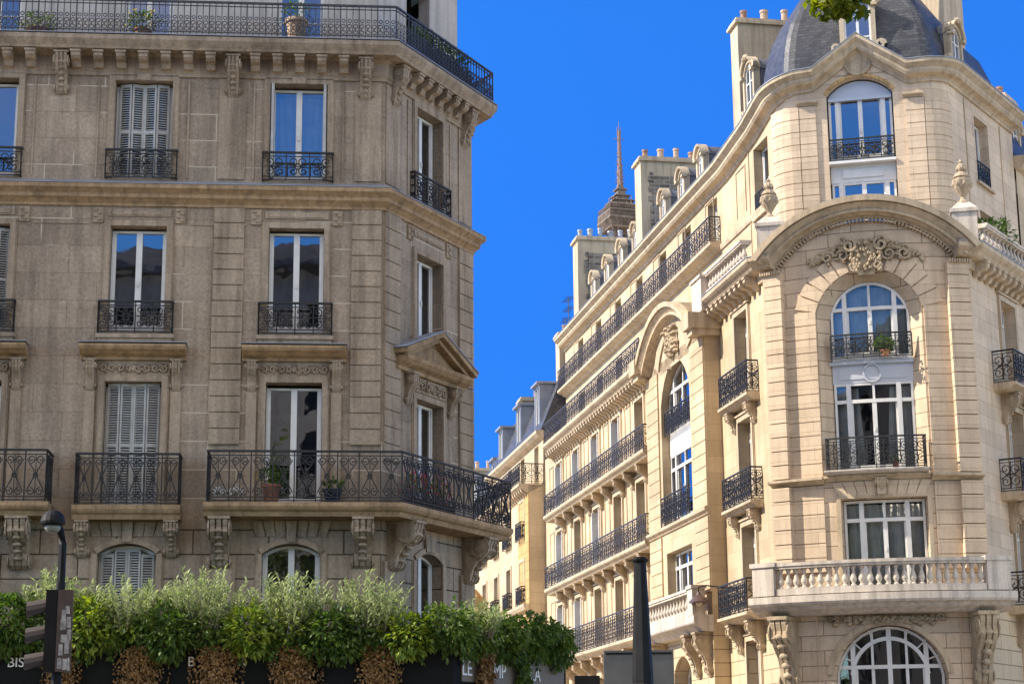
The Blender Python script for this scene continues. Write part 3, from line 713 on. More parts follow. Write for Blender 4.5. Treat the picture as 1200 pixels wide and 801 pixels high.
# --- walls: banded first storey, plain upper storeys
opsB = [(a - .62, a + .62, 3.6, 6.47, .22) for a in AX]; opsU = []
for a in AX: opsU += [(a - .61, a + .61, 7.27, 9.98, 0), (a - .61, a + .61, 11.1, 13.48, 0), (a - .64, a + .64, 14.6, 16.88, 0)]
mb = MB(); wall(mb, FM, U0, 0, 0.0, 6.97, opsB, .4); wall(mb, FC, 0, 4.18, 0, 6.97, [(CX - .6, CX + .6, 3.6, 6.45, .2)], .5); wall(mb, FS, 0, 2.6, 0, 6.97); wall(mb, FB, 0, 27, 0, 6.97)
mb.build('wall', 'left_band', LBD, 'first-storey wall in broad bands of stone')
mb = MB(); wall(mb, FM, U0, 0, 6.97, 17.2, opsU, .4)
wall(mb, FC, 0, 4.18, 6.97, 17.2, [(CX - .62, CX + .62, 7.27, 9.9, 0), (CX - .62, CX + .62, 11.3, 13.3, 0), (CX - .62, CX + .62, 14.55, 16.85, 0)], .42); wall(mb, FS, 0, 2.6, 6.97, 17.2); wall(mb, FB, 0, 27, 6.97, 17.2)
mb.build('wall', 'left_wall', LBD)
# fifth storey, set back
mb = MB(); d5 = -.3; ops5 = [(a - .55, a + .55, 17.8, 20.1, 0) for a in AX]
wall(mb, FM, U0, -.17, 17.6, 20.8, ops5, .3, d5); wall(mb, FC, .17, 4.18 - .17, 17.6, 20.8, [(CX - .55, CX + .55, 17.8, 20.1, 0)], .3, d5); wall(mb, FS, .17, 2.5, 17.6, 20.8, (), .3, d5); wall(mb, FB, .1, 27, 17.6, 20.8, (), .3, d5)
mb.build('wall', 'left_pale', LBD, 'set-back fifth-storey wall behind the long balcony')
wl = [w2(FM, U0, 0), PL, PC, PS, w2(FB, 27, 0)]
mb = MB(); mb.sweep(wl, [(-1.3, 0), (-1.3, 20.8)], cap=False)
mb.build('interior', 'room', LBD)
# roof
mb = MB(); mb.sweep(wl, [(-.3, 20.8), (-.05, 20.85), (-.05, 21.05), (-.45, 21.1), (-1.3, 23.6), (-3.5, 24.4)], cap=False); mb.build('roof', 'slate', LBD)
# --- cornices
lw_ = [w2(FM, U0, 0), PL, PC, PS, w2(FB, 3, 0)]
mb = MB(); mb.sweep(lw_, [(0, 13.93), (.05, 13.93), (.05, 13.99), (.12, 14.06), (.18, 14.10), (.18, 14.18), (.27, 14.26), (.30, 14.28), (.30, 14.37), (.29, 14.38)]); mb.build('cornice', 'left_cornice', LBD)
mb = MB(); mb.sweep(lw_, [(.02, 14.382), (.31, 14.382), (.31, 14.40), (.03, 14.53), (0, 14.53)]); mb.build('cornice_flashing', 'zinc', LBD)
mb = MB(); mb.sweep(lw_, [(0, 16.98), (.05, 16.98), (.05, 17.06), (.08, 17.10), (.08, 17.42), (.14, 17.46), (.44, 17.47), (.46, 17.52), (.52, 17.60), (.56, 17.66), (.56, 17.76), (-.4, 17.78)])
cs = [-.42, -3.4, -7.2, -10.5]
us = [u for u in [-.42 - .497 * k for k in range(1, 60)] if all(abs(u - c) > .3 for c in cs)]; modillions(mb, FM, us, .2, 17.1, 17.44, .08, .42)
modillions(mb, FC, [.98 + .44 * k for k in range(6)], .2, 17.1, 17.44, .08, .42); mb.build('cornice', 'left_trim', LBD)
mb = MB(); mb.sweep(lw_, [(.1, 17.782), (.58, 17.782), (.58, 17.80), (.1, 17.81)]); mb.build('cornice_flashing', 'zinc', LBD)
for u in cs: console(LBD, FM, u, .27, 17.44, .92, .36, 'left_trim')
for u in (.42, 3.72): console(LBD, FC, u, .27, 17.44, .92, .36, 'left_trim')
# --- pilasters
def rustic(par, fr, u0, u1, z0, z1, m, st=.36, pj=.06, gap=.03, d=0.0, inset=.0, label=None):
    mb = MB(); n = int(round((z1 - z0) / st)); s = (z1 - z0) / n
    for k in range(n):
        mb.box(fr, u0, u1, d + .001, d + pj * .45, z0 + k * s, z0 + (k + 1) * s)
        mb.box(fr, u0 + inset, u1 - inset, d + pj * .45, d + pj, z0 + k * s + gap / 2, z0 + (k + 1) * s - gap / 2)
    return mb.build('pilaster', m, par, label)
for u0, u1 in ((-.70, -.04), (-3.74, -3.08), (-7.3, -6.9 + .25), (-10.9, -10.25)):
    if u0 == -7.3: continue
    rustic(LBD, FM, u0, u1, 8.6, 13.93, 'left_trim', .367); mb = MB(); mb.box(FM, u0 + .04, u1 - .02, .001, .035, 14.6, 16.96); mb.build('pilaster', 'left_trim', LBD)
    mb = MB(); mb.box(FM, u0 + .02, u1 - .02, .001, .07, 5.9 - .8, 6.2); mb.box(FM, u0 + .08, u1 - .08, .07, .10, 5.2, 6.1); mb.build('pilaster', 'left_trim', LBD)
for u0, u1 in ((.04, .70), (3.45, 4.14)):
    rustic(LBD, FC, u0, u1, 8.3, 13.93, 'left_trim', .367); mb = MB(); mb.box(FC, u0 + .02, u1 - .02, .001, .035, 14.6, 16.96); mb.build('pilaster', 'left_trim', LBD)
    mb = MB(); mb.box(FC, u0 + .02, u1 - .02, .001, .07, 4.9, 6.1); mb.build('pilaster', 'left_trim', LBD)
# raised frames round the upper window bays
mb = MB()
for a in AX + [None]:
    fr, c = (FM, a) if a is not None else (FC, CX)
    for s in (-1, 1):
        mb.box(fr, c + s * 1.0 - .02, c + s * 1.0 + .02, .001, .025, 14.6, 16.9)
        for z, hh in ((13.55, .34),):
            b0 = c + s * .9; mb.box(fr, b0 - .11, b0 + .11, .001, .05, z, z + hh)
            for q in range(4): blob(mb, fr, b0 + .04 * (-1) ** q, .05, z + .06 + q * .075, .05, .05, .035, 6)
    mb.box(fr, c - .7, c + .7, .001, .03, 13.70, 13.86); mb.box(fr, c - .6, c + .6, .03, .045, 13.73, 13.83)
for a, b in zip([0.0] + AX, AX + [-15.6]):
    if a == 0: continue
    mb.box(FM, b + 1.1, a - 1.1, .001, .02, 13.52, 13.56)
mb.build('wall_panel', 'left_trim', LBD)
# --- windows and surrounds
for k, a in enumerate(AX):
    for (z0, z1, w_) in ((14.6, 16.88, 1.28), (11.1, 13.48, 1.22), (7.27, 9.98, 1.22)):
        mb = MB(); surround(mb, FM, a, w_, z0, z1, .13, .05)
        if z0 > 14: mb.box(FM, a - .16, a + .16, .05, .075, z1 + .002, z1 + .15)
        mb.build('window_surround', 'left_trim', LBD)
    mb = MB(); surround(mb, FM, a, 1.24, 3.6, 6.47, .12, .05, .22)
    for j in range(-3, 4):           # flat-arch voussoirs and keystone
        b0, b1 = (j - .5) * .27, (j + .5) * .27; g = .012; top, bot = 6.95, (6.62 if j else 6.50)
        sk = .12; mb.prism(FM, [(a + b0 * .8 + g, bot), (a + b1 * .8 - g, bot), (a + b1 * (.8 + sk) - g, top), (a + b0 * (.8 + sk) + g, top)], .001, .03 if j else .09)
    mb.build('window_surround', 'left_trim', LBD)
    cl = ['glass', 'glass', 'glass', 'glass']
    window(LBD, FM, a, 14.62, 1.26, 2.2, d=-.26, cols=2, curtain=(.95 if k == 0 else .0), fw=.05)
    window(LBD, FM, a, 11.12, 1.2, 2.3, d=-.22, cols=2, trans=None, rows=0, curtain=.0 if k else 0, fw=.05)
    window(LBD, FM, a, 7.3, 1.2, 2.6, d=-.24, cols=2, fw=.05)
    window(LBD, FM, a, 3.65, 1.22, 2.8, rise=.2, d=-.26, cols=2, fw=.06)
    window(LBD, FM, a, 17.85, 1.08, 2.2, d=-.5, cols=2, rows=2, fw=.05, label='pale window behind the top balcony')
shutter_pair(LBD, FM, AX[1], 14.62, 1.1, 2.22, d=-.19, fold=.07)
shutter_pair(LBD, FM, AX[1], 7.3, 1.12, 2.66, d=-.18, fold=.05)
shutter_pair(LBD, FM, AX[1], 3.7, 1.12, 2.72, d=-.20, fold=.03, rise=.16)
shutter_pair(LBD, FM, AX[2] + .1, 11.12, 1.0, 2.3, d=-.16, fold=.08)
for a in AX[:1]:                      # folded shutter leaves in the reveals
    for s in (-1, 1):
        mb = MB(); mb.box(FM, a + s * .585 - .03, a + s * .585 + .03, -.24, .10, 14.64, 16.86); mb.build('shutter', 'grey_paint', LBD)
for (fr, c, z0, w_, h, dd, r, lb) in ((FC, CX, 14.57, 1.2, 2.26, -.4, 0, 0), (FC, CX, 11.32, 1.2, 1.96, -.4, 0, 0), (FC, CX, 7.3, 1.2, 2.58, -.4, 0, 0), (FC, CX, 3.65, 1.16, 2.78, -.4, .18, 0)):
    window(LBD, fr, c, z0, w_, h, rise=r, d=-.26, cols=2, curtain=.5 if 7 < z0 < 8 else (.3 if z0 < 14 else 0), fw=.06)
for z0, z1, w_ in ((14.55, 16.85, 1.24), (11.3, 13.3, 1.24), (7.27, 9.9, 1.24)):
    mb = MB(); surround(mb, FC, CX, w_, z0, z1, .13, .05); mb.build('window_surround', 'left_trim', LBD)
mb = MB(); surround(mb, FC, CX, 1.2, 3.6, 6.45, .12, .05, .2); mb.prism(FC, [(CX - .2, 6.48), (CX + .2, 6.48), (CX + .26, 6.95), (CX - .26, 6.95)], .001, .08); mb.build('window_surround', 'left_trim', LBD)
# sills
for a in AX:
    mb = MB(); mb.box(FM, a - .84, a + .84, 0.001, .13, 10.93, 11.02); mb.box(FM, a - .80, a + .80, 0.001, .09, 10.86, 10.928); mb.build('sill', 'left_trim', LBD)
mb = MB(); mb.box(FC, CX - .85, CX + .85, .001, .12, 11.2, 11.29); mb.box(FC, CX - .75, CX + .75, .001, .06, 10.9, 11.195)
for s in (-1, 1): mb.ext(FC, [(.001, 11.19), (.001, 10.85), (.06, 10.9), (.12, 11.12), (.12, 11.19)], CX + s * .8 - .07, CX + s * .8 + .07)
mb.build('sill', 'left_trim', LBD)
# hoods over the second-storey windows
for a in AX:
    mb = MB(); us = [a - 1.13, a + 1.13]
    mb.mould(FM, us, [(0, 10.44), (.10, 10.44), (.12, 10.50), (.24, 10.54), (.30, 10.58), (.38, 10.62), (.42, 10.68), (.42, 10.73), (0, 10.76)]); mb.build('window_hood', 'left_cornice', LBD)
    mb = MB(); mb.box(FM, a - 1.15, a + 1.15, .0, .435, 10.762, 10.778); mb.build('hood_flashing', 'zinc', LBD)
    mb = MB(); mb.box(FM, a - .78, a + .78, .001, .03, 10.10, 10.43); relief(mb, FM, a - .74, a + .74, 10.13, 10.40, .03, .045, random.Random(5)); mb.build('carved_frieze', 'left_trim', LBD)
    for s in (-1, 1):
        console(LBD, FM, a + s * .92, .2, 10.44, .66, .22, 'left_trim', leafy=False); mb = MB(); mb.box(FM, a + s * .92 - .11, a + s * .92 + .11, .001, .05, 7.3, 9.76); mb.build('pilaster', 'left_trim', LBD)
mb = MB(); z = 10.42
mb.mould(FC, [CX - 1.55, CX + 1.55], [(0, z), (.10, z), (.12, z + .08), (.26, z + .14), (.34, z + .22), (.36, z + .30), (0, z + .31)])
for s in (-1, 1):
    L = 1.62; q = [(CX + s * 1.62, z + .32), (CX, z + .98), (CX, z + 1.10), (CX + s * 1.66, z + .43)]
    mb.prism(FC, q if s < 0 else q[::-1], .0, .40); q = [(CX + s * 1.35, z + .31), (CX, z + .86), (CX, z + .96), (CX + s * 1.58, z + .31)]; mb.prism(FC, q if s < 0 else q[::-1], .0, .28)
mb.prism(FC, [(CX - 1.3, z + .31), (CX + 1.3, z + .31), (CX, z + .84)], 0, .10); mb.build('pediment', 'left_cornice', LBD)
mb = MB()
for s in (-1, 1):
    q = [(CX + s * 1.70, z + .435), (CX, z + 1.105), (CX, z + 1.13), (CX + s * 1.70, z + .46)]; mb.prism(FC, q if s < 0 else q[::-1], .0, .42)
mb.build('pediment_flashing', 'zinc', LBD)
mb = MB(); mb.box(FC, CX - .8, CX + .8, .001, .03, 10.06, 10.40); relief(mb, FC, CX - .75, CX + .75, 10.08, 10.38, .03, .06, random.Random(6)); mb.build('carved_frieze', 'left_trim', LBD)
for s in (-1, 1): console(LBD, FC, CX + s * .98, .22, 10.41, .72, .26, 'left_trim', leafy=False)
# --- balconies
def slab(fr_pts, d, z0, z1):
    mb = MB(); h = z1 - z0; mb.sweep(fr_pts, [(0, z0), (d * .8, z0), (d * .86, z0 + h * .35), (d * .93, z0 + h * .42), (d * .97, z0 + h * .55), (d, z0 + h * .7), (d, z1), (0, z1 + .004)]); return mb
B2 = slab([w2(FM, -3.75, 0), PL, PC, w2(FS, 1.6, 0)], .82, 6.97, 7.25).build('balcony', 'left_cornice', LBD, 'long stone balcony wrapping the chamfered corner')
def offp(f, u, d): return f(u, d, 0)[:2]
mA, mC = tan(radians(29)), tan(radians(30))
rp = [offp(FM, -3.68, 0), offp(FM, -3.68, .76), offp(FM, .76 * mA, .76), offp(FC, 4.18 + .76 * mC, .76), offp(FS, 1.5, .76), offp(FS, 1.5, 0)]
rail_path(B2, rp, 7.26, 1.08, 'balc', pitch_=.44)
for (f, u) in ((FM, -3.42), (FM, -.4), (FC, .42), (FC, 3.8)): console(LBD, f, u, .40, 6.96, 1.05, .72, 'left_trim')
B1 = slab([w2(FM, AX[1] - 1.13, 0), w2(FM, AX[1] + 1.13, 0)], .50, 6.93, 7.23).build('balcony', 'left_cornice', LBD, 'small stone balcony in front of closed shutters')
a = AX[1]; rail_path(B1, [offp(FM, a - 1.08, 0), offp(FM, a - 1.08, .45), offp(FM, a + 1.08, .45), offp(FM, a + 1.08, 0)], 7.24, 1.08, 'balc', pitch_=.36)
for s in (-1, 1): console(LBD, FM, a + s * .93, .24, 6.92, .75, .40, 'left_trim')
B0 = slab([w2(FM, -14, 0), w2(FM, -6.95, 0)], .82, 6.97, 7.25).build('balcony', 'left_cornice', LBD, 'stone balcony cut off by the left edge of the photo')
rail_path(B0, [offp(FM, -14, .76), offp(FM, -7.02, .76), offp(FM, -7.02, 0)], 7.26, 1.08, 'balc', pitch_=.44)
for u in (-7.6, -10.6): console(LBD, FM, u, .40, 6.96, 1.05, .72, 'left_trim')
rp = [offp(FM, -22, .46), offp(FM, .46 * mA, .46), offp(FC, 4.18 + .46 * mC, .46), offp(FS, 2.2, .46)]
rail_path(LBD, rp, 17.8, .82, 'top', name='balcony_railing', pitch_=.42, mt='iron_grey', t=.02)
for k, a in enumerate(AX):
    rail_path(LBD, [offp(FM, a - .78, 0), offp(FM, a - .78, .10), offp(FM, a + .78, .10), offp(FM, a + .78, 0)], 14.56, .66, 'guard', name='window_guard', pitch_=.5)
    rail_path(LBD, [offp(FM, a - .80, 0), offp(FM, a - .80, .12), offp(FM, a + .80, .12), offp(FM, a + .80, 0)], 11.04, .70, 'guard', name='window_guard', pitch_=.38)
rail_path(LBD, [offp(FC, CX - .85, 0), offp(FC, CX - .85, .12), offp(FC, CX + .85, .12), offp(FC, CX + .85, 0)], 14.52, .66, 'guard', name='window_guard', pitch_=.5)

# ------------------------------------------------------------ things on the left balconies
def onM(u, d, z): return FM(u, d, z)
pot_plant(onM(-1.6 - .75, .5, 7.26), 'terracotta pot with dark leaves behind the long balcony railing of the left building', .2, .4, n=200, fr_=.25, fh=.25, seed=2)
pot_plant(onM(-1.05, .5, 7.26), 'blue glazed pot with low green leaves behind the long balcony railing', .2, .3, pm='navy', n=120, fr_=.2, fh=.12, seed=3)
pot_plant(FC(1.2, .5, 7.26), 'trough of magenta flowers behind the wrap-around railing near the corner', .14, .22, pm='soil', n=180, fh=.5, seed=4, flower='petal', trough=(1.9, 27))
pot_plant(onM(-5.45, .2, 17.82), 'green plant with yellow flowers in front of the blue top-floor window', .2, .2, n=200, fr_=.35, fh=.25, seed=5, flower='petal_y')
pot_plant(onM(-7.75, .2, 17.82), 'leafy green plant in a bowl at the upper left top-floor balcony', .25, .15, n=200, fr_=.4, fh=.2, seed=6, fol='leaf_fern')
pot_plant(onM(-2.0, .15, 17.82), 'large sandy clay pot with a sprawling shrub on the top balcony', .25, .55, pm='pale_pot', n=200, fr_=.4, fh=.25, seed=7, L=.08)
pot_plant(FC(2.2, .25, 17.9), 'long dark planter of shrubs along the chamfered top balcony', .15, .35, pm='soil', n=330, fh=.42, seed=8, trough=(2.6, 27))
mb = MB(); f = FM; us = frange(-3.55, -2.9, .06)
i = mb.add(f, [p for k, u in enumerate(us) for p in ((u, .60 + .02 * sin(k * 2), 7.40), (u, .61 + .02 * sin(k * 2), 7.55 + .04 * sin(k)), (u, .64, 7.56 + .04 * sin(k)), (u, .66 + .02 * sin(k * 2), 7.40 + .05 * (k % 3)))])
for k in range(len(us) - 1):
    for q in range(3): mb.face(i + 4 * k + q, i + 4 * k + 4 + q, i + 4 * k + 5 + q, i + 4 * k + 1 + q)
mb.origin = FM(-3.2, .75, 7.4); tag(mb.build('towel', 'cloth'), 'crumpled white cloth low behind the left end of the long balcony railing', 'towel')

# ============================================================ CAFÉ CANOPY AND PLANTING
PK = (-1.25, 37.0)
FK = Line(PK, 85); FK2 = Line(PK, 28); KL = 4.9
CAF = thing('cafe_front', (PK[0], PK[1], 0), 'dark glazed café front with a flat roof running along the foot of the left building', 'café front')
mb = MB()
pk = [w2(FK, -22, 0), PK, w2(FK2, KL, 0), w2(Line(w2(FK2, KL, 0), -33), 2.5, 0)]
mb.sweep(pk, [(-2.9, 4.05), (-2.9, 4.1), (0, 4.15), (.05, 4.13), (.05, 3.30), (0, 3.28), (-.1, 3.28), (-2.9, 3.28)]); mb.build('fascia', 'dark_front', CAF)
for (f, us) in ((FK, [-.1 - 1.75 * k for k in range(12)]), (FK2, [.12, 1.7, 3.3, KL - .1])):
    for u in us:
        mb = MB(); mb.box(f, u - .08, u + .08, -.22, -.06, 0, 3.27); mb.build('post', 'dark_front', CAF)
mb = MB(); mb.sweep(pk, [(-.14, 0), (-.14, 3.27)], cap=False); mb.build('glazing', 'glass2', CAF)
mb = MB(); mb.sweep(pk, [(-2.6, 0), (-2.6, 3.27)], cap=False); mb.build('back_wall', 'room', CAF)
mb = MB(); mb.sweep([w2(FK, -22, 0), w2(FK, -.02, 0)], [(.02, 3.25), (.42, 2.92), (.42, 2.86), (.02, 3.19)]); mb.build('awning', 'navy', CAF)
mb = MB(); mb.box(FK2, .3, KL - .1, .051, .07, 3.42, 4.0); mb.build('sign_board', simple('taupe_sign_board', (.16, .13, .10), .6), CAF)
mb = MB(); mb.box(FK, -22, -.05, .051, .06, 3.34, 4.08); mb.build('sign_board', 'dark_front', CAF)
def text(par, fr, u, d, z, s, size, name='lettering', m='ltr'):
    cu = bpy.data.curves.new('t', 'FONT'); cu.body = s; cu.size = size; cu.extrude = .012; o = bpy.data.objects.new('t', cu); C.objects.link(o)
    dg = bpy.context.evaluated_depsgraph_get(); me = bpy.data.meshes.new_from_object(o.evaluated_get(dg)); bpy.data.objects.remove(o)
    me.materials.clear(); me.materials.append(M[m]); ob = bpy.data.objects.new(name, me); C.objects.link(ob); ob.parent = par
    off = Vector((0, 0, 0)); r = par
    while r is not None: off = off + r.location; r = r.parent
    p = Vector(fr(u, d, z)) - off; t, n = fr.dirs(0)
    ob.matrix_local = Matrix(((t[0], 0, n[0], p.x), (t[1], 0, n[1], p.y), (0, 1, 0, p.z), (0, 0, 0, 1))); return ob
for u, s in ((-8.55, 'BIS'), (-5.12, 'B'), (-4.15, 'R')): text(CAF, FK, u, .075, 3.72, s, .26)
#  right-hand sign letters, each group partly behind leaves
for u, s in ((.26, 'LE'), (1.55, 'MP'), (3.15, 'LA')): text(CAF, FK2, u, .085, 3.54, s, .42)
rnd = random.Random(11)
def bush(fr, u, d, z, kind, label, wdt=.7, h=.7, seed=0, n=900):
    p = Vector(fr(u, d, z)); nm = {'pale': 'oleander_bush', 'broad': 'laurel_bush', 'yellow': 'golden_shrub', 'fern': 'feathery_shrub'}[kind]
    t = thing(nm, tuple(p), label, 'bush', 'bushes planted along the café roof'); r = random.Random(seed + 100); st = MB(); mb = MB()
    if kind == 'pale':
        shoots(mb, st, p, (wdt * .75, .4), 85, h, .15, r, .55); broad(mb, p + Vector((0, -.1, .1)), (wdt, .45, .3), n // 3, .13, r, .3)
        st.build('stems', 'bark', t); mb.build('foliage', 'leaf_pale', t)
        dk = MB(); broad(dk, p + Vector((r.uniform(-.2, .2), -.12, .05)), (wdt * r.uniform(.6, 1.1), .4, r.uniform(.2, .45)), r.randint(150, 450), .14, r, .4); dk.build('lower_foliage', r.choice(['leaf_fern', 'leaf_dark', 'leaf_yellow']), t)
    else:
        for k in range(5): st.tube([p + Vector((0, 0, -.1)), p + Vector((r.uniform(-.3, .3), r.uniform(-.2, .2), h * .5))], .02, 4, .008)
        broad(mb, p + Vector((0, 0, h * .25)), (wdt * .95, .45, h * .52), int(n * .9), .15 if kind != 'fern' else .13, r, .35 if kind != 'fern' else .8)
        if kind == 'fern':
            for q in range(60):
                a = r.uniform(0, 6.28); e = Vector((cos(a), sin(a), r.uniform(-.2, .9))).normalized(); s0 = p + Vector((r.uniform(-wdt, wdt) * .6, r.uniform(-.2, .2), r.uniform(0, h * .4)))
                for j in range(12):
                    b = s0 + e * (j * .05) + Vector((0, 0, -.006 * j * j * .5))
                    for s_ in (-1, 1): mb.leaf(b, (e * .5 + Vector((-e.y, e.x, 0)) * s_ - Vector((0, 0, .2))), Vector((0, 0, 1)), .10, .022)
        st.build('stems', 'bark', t); mb.build('foliage', {'broad': 'leaf_dark', 'yellow': 'leaf_yellow', 'fern': 'leaf_fern'}[kind], t)
    return t
z = 4.27
for args in [
    (FK, -8.55, .1, z, 'broad', 'dark glossy laurel bush left of the traffic light on the café roof', .75, 1.1, 1, 1700),
    (FK, -7.75, -.1, z + .25, 'pale', 'small pale oleander bush rising behind the traffic light', .45, 1.15, 2, 300),
    (FK, -7.05, .15, z - .05, 'yellow', 'golden-green bush directly right of the traffic light', .62, 1.15, 3, 1500),
    (FK, -6.35, -.05, z + .1, 'pale', 'pale oleander bush below the arched window with closed shutters', .65, 1.25, 4, 500),
    (FK, -5.55, .2, z - .2, 'broad', 'dark laurel bush between the first two tall oleanders from the left', .6, 1.05, 5, 1300),
    (FK, -4.85, -.05, z + .1, 'pale', 'tallest pale oleander bush, under the left end of the long balcony', .72, 1.5, 6, 600),
    (FK, -3.95, .2, z - .15, 'yellow', 'yellow-green bush just left of the arched glazed window', .55, 1.0, 7, 1000),
    (FK, -3.15, -.05, z + .1, 'pale', 'pale oleander bush in front of the arched glazed window', .68, 1.3, 8, 600),
    (FK, -2.4, .2, z - .22, 'broad', 'dark laurel bush between the arched window and the corner pilaster', .6, 1.0, 9, 1300),
    (FK, -1.6, -.05, z + .1, 'pale', 'pale oleander bush in front of the corner pilaster', .72, 1.25, 10, 600),
    (FK, -.85, .2, z - .2, 'yellow', 'yellow-green bush just left of the dark feathery shrub at the bend', .5, .9, 17, 900),
    (FK, -.1, .1, z - .05, 'fern', 'dark feathery shrub at the bend of the café roof', .65, 1.0, 11, 1000),
    (FK2, .9, .1, z - .0, 'pale', 'sparse oleander bush above the letters LE', .5, .9, 12, 300),
    (FK2, 1.8, .1, z - .05, 'fern', 'drooping green shrub above the letters MP', .7, .9, 13, 1000),
    (FK2, 2.9, .1, z - .05, 'broad', 'dark bush with purplish tips above the letters LA', .7, .85, 14, 1200),
    (FK2, 3.9, .1, z - .05, 'fern', 'bushy green shrub spilling over the right end of the café roof', .65, .85, 18, 1300),
    (FK, -10.2, .1, z, 'broad', 'dark laurel bush cut by the left edge of the photo', .9, 1.0, 16, 1200),
]: bush(*args)
mb = MB(); r = random.Random(5)
for f, a, b in ((FK, -11, 0), (FK2, 0, KL)):
    n = int((b - a) / .16)
    for k in range(n):
        u = a + (b - a) * k / n; broad(mb, Vector(f(u, .18, 4.28 + r.uniform(-.12, .1) - (.12 * (sin(u * 3.1) > .2)))), (.22, .22, .24), 75, .13, r, .7)
for f, a, b in ((FK, -11, 0), (FK2, 0, 4.4)):
    for k in range(int((b - a) / .12)):
        u = a + (b - a) * r.random(); l = r.uniform(.05, .55) ** 1.2; d = .12 + .12 * r.random()
        for j in range(int(l / .035) * 3): mb.leaf(Vector(f(u + r.gauss(0, .035), d + r.gauss(0, .03), 4.2 - l * r.random())), rv3(r) + Vector((0, 0, -1.2)), rv3(r), .10, .05)
cv = mb.build('ground_cover', 'leaf_dark'); cv['kind'] = 'stuff'
for u, lb, w_ in ((-7.5, 'russet dried creeper hanging right behind the traffic light', .28), (-6.0, 'russet dried creeper below the left dark laurel bush', .40), (-4.55, 'broad russet creeper hanging under the tallest oleander', .42), (-3.05, 'russet creeper hanging under the arched glazed window', .42), (-1.4, 'pale russet creeper hanging under the corner oleander', .36)):
    p = Vector(FK(u, .12, 3.2)); t = thing('hanging_creeper', tuple(p), lb, 'creeper', 'dried creepers hanging from the café roof'); mb = MB()
    for k in range(3000):
        q = max(-1.3, min(1.3, r.gauss(0, .5))); mb.leaf(Vector(FK(u + q * w_, .10 + r.uniform(.0, .26) * sqrt(max(0, 1 - q * q * .6)), 4.1 - 1.4 * r.random())), rv3(r) + Vector((0, -.3, -.8)), rv3(r), .065, .045)
    mb.build('foliage', 'leaf_dry', t)
for u, lb in ((1.02, 'russet creeper hanging between the letters LE and MP'), (2.65, 'green-brown creeper hanging between the letters MP and LA')):
    p = Vector(FK2(u, .12, 3.2)); t = thing('hanging_creeper', tuple(p), lb, 'creeper', 'dried creepers hanging from the café roof'); mb = MB()
    for k in range(900):
        q = r.uniform(-1, 1); mb.leaf(Vector(FK2(u + q * .22, .12 + r.uniform(.0, .2), 4.1 - 1.1 * r.random())), rv3(r) + Vector((0, -.3, -.8)), rv3(r), .10, .055)
    mb.build('foliage', 'leaf_dry' if u < 2 else 'leaf_fern', t)

# ============================================================ STREET THINGS
def facing(x, y): return Line((x, y), 90)
tl = thing('traffic_light', (-5.25, 21.6, 0), 'brown weathered traffic light seen from the side and back, plastered with torn white stickers', 'traffic light')
fr = Line((-5.25, 21.6), 78)
mb = MB(); mb.box(fr, -.02, .15, -.14, .12, 2.80, 3.73); mb.build('housing', simple('weathered_brown_paint', (.085, .055, .045), .6, 0, .35, 9, .2), tl)
mb = MB(); mb.box(fr, -.155, -.022, -.13, .11, 2.80, 3.73); mb.build('lamp_box', 'black_paint', tl)
mb = MB()
for z in (3.55, 3.25, 2.95):
    i = len(mb.v); N = 9
    for (uu, rr) in ((-.155, .105), (-.37, .115)): mb.add(fr, [(uu + (0 if k in (0, N - 1) else 0), rr * cos(pi * (k / (N - 1) * 1.3 - .15)) * .98 - .01, z - .02 + rr * sin(pi * (k / (N - 1) * 1.3 - .15)) - (.05 if uu < -.3 else 0)) for k in range(N)])
    for k in range(N - 1): mb.face(i + k, i + k + 1, i + N + k + 1, i + N + k)
mb.build('visor', simple('faded_brown_plastic', (.055, .042, .036), .75), tl)
mb = MB(); mb.tube([(-5.25, 21.6, 0), (-5.25, 21.6, 2.8)], .06, 10); mb.build('pole', 'black_paint', tl)
mb = MB(); r = random.Random(4)
for (u, z, a, h) in ((.03, 3.40, .05, .10), (.07, 3.46, .05, .08), (.02, 3.27, .06, .12), (.09, 3.30, .045, .12), (.03, 3.13, .10, .09), (.10, 3.15, .04, .12), (.01, 2.98, .05, .13), (.075, 3.0, .05, .13), (.0, 2.83, .055, .12), (.06, 2.82, .05, .13), (.115, 2.81, .03, .14)):
    q = [(u, z), (u + a, z + r.uniform(-.01, .01)), (u + a + r.uniform(-.01, .01), z + h), (u + a * .5, z + h + r.uniform(-.01, .02)), (u, z + h)]; mb.prism(fr, q, .1205, .1235)
mb.build('sticker', simple('scuffed_white_paper', (.40, .37, .34), .8, 0, .45, 14), tl)
sl_ = thing('street_lamp', (-5.42, 22.3, 0), 'tall black street lamp with a round hanging lantern, rising behind the traffic light', 'street lamp')
px, py = -5.42, 22.3
mb = MB(); mb.tube([(px, py, 0), (px, py, 3.9)], .065, 10, .055); mb.tube([(px, py, 3.9), (px, py, 4.35), (px - .03, py, 4.5), (px - .08, py, 4.62), (px - .10, py, 4.72)], .05, 8, .04); mb.build('pole', 'black_paint', sl_)
mb = MB(); mb.lathe(WF, px - .10, -py + .12, 4.56, [(.12, 0), (.145, .02), (.15, .05), (.13, .12), (.08, .17), (.02, .19)], 16); mb.build('lamp_cap', 'black_paint', sl_)
mb = MB(); mb.lathe(WF, px - .10, -py + .12, 4.44, [(.02, .03), (.06, .04), (.09, .075), (.10, .118)], 14); mb.build('lantern_glass', simple('milky_glass', (.30, .28, .22), .35), sl_, smooth=True)
bp_ = thing('tapered_post', (1.72, 25.0, 0), 'black faceted post tapering upward to a flared collar, standing in front of the sunlit facades', 'post')
mb = MB(); px, py = 1.69, 25.0
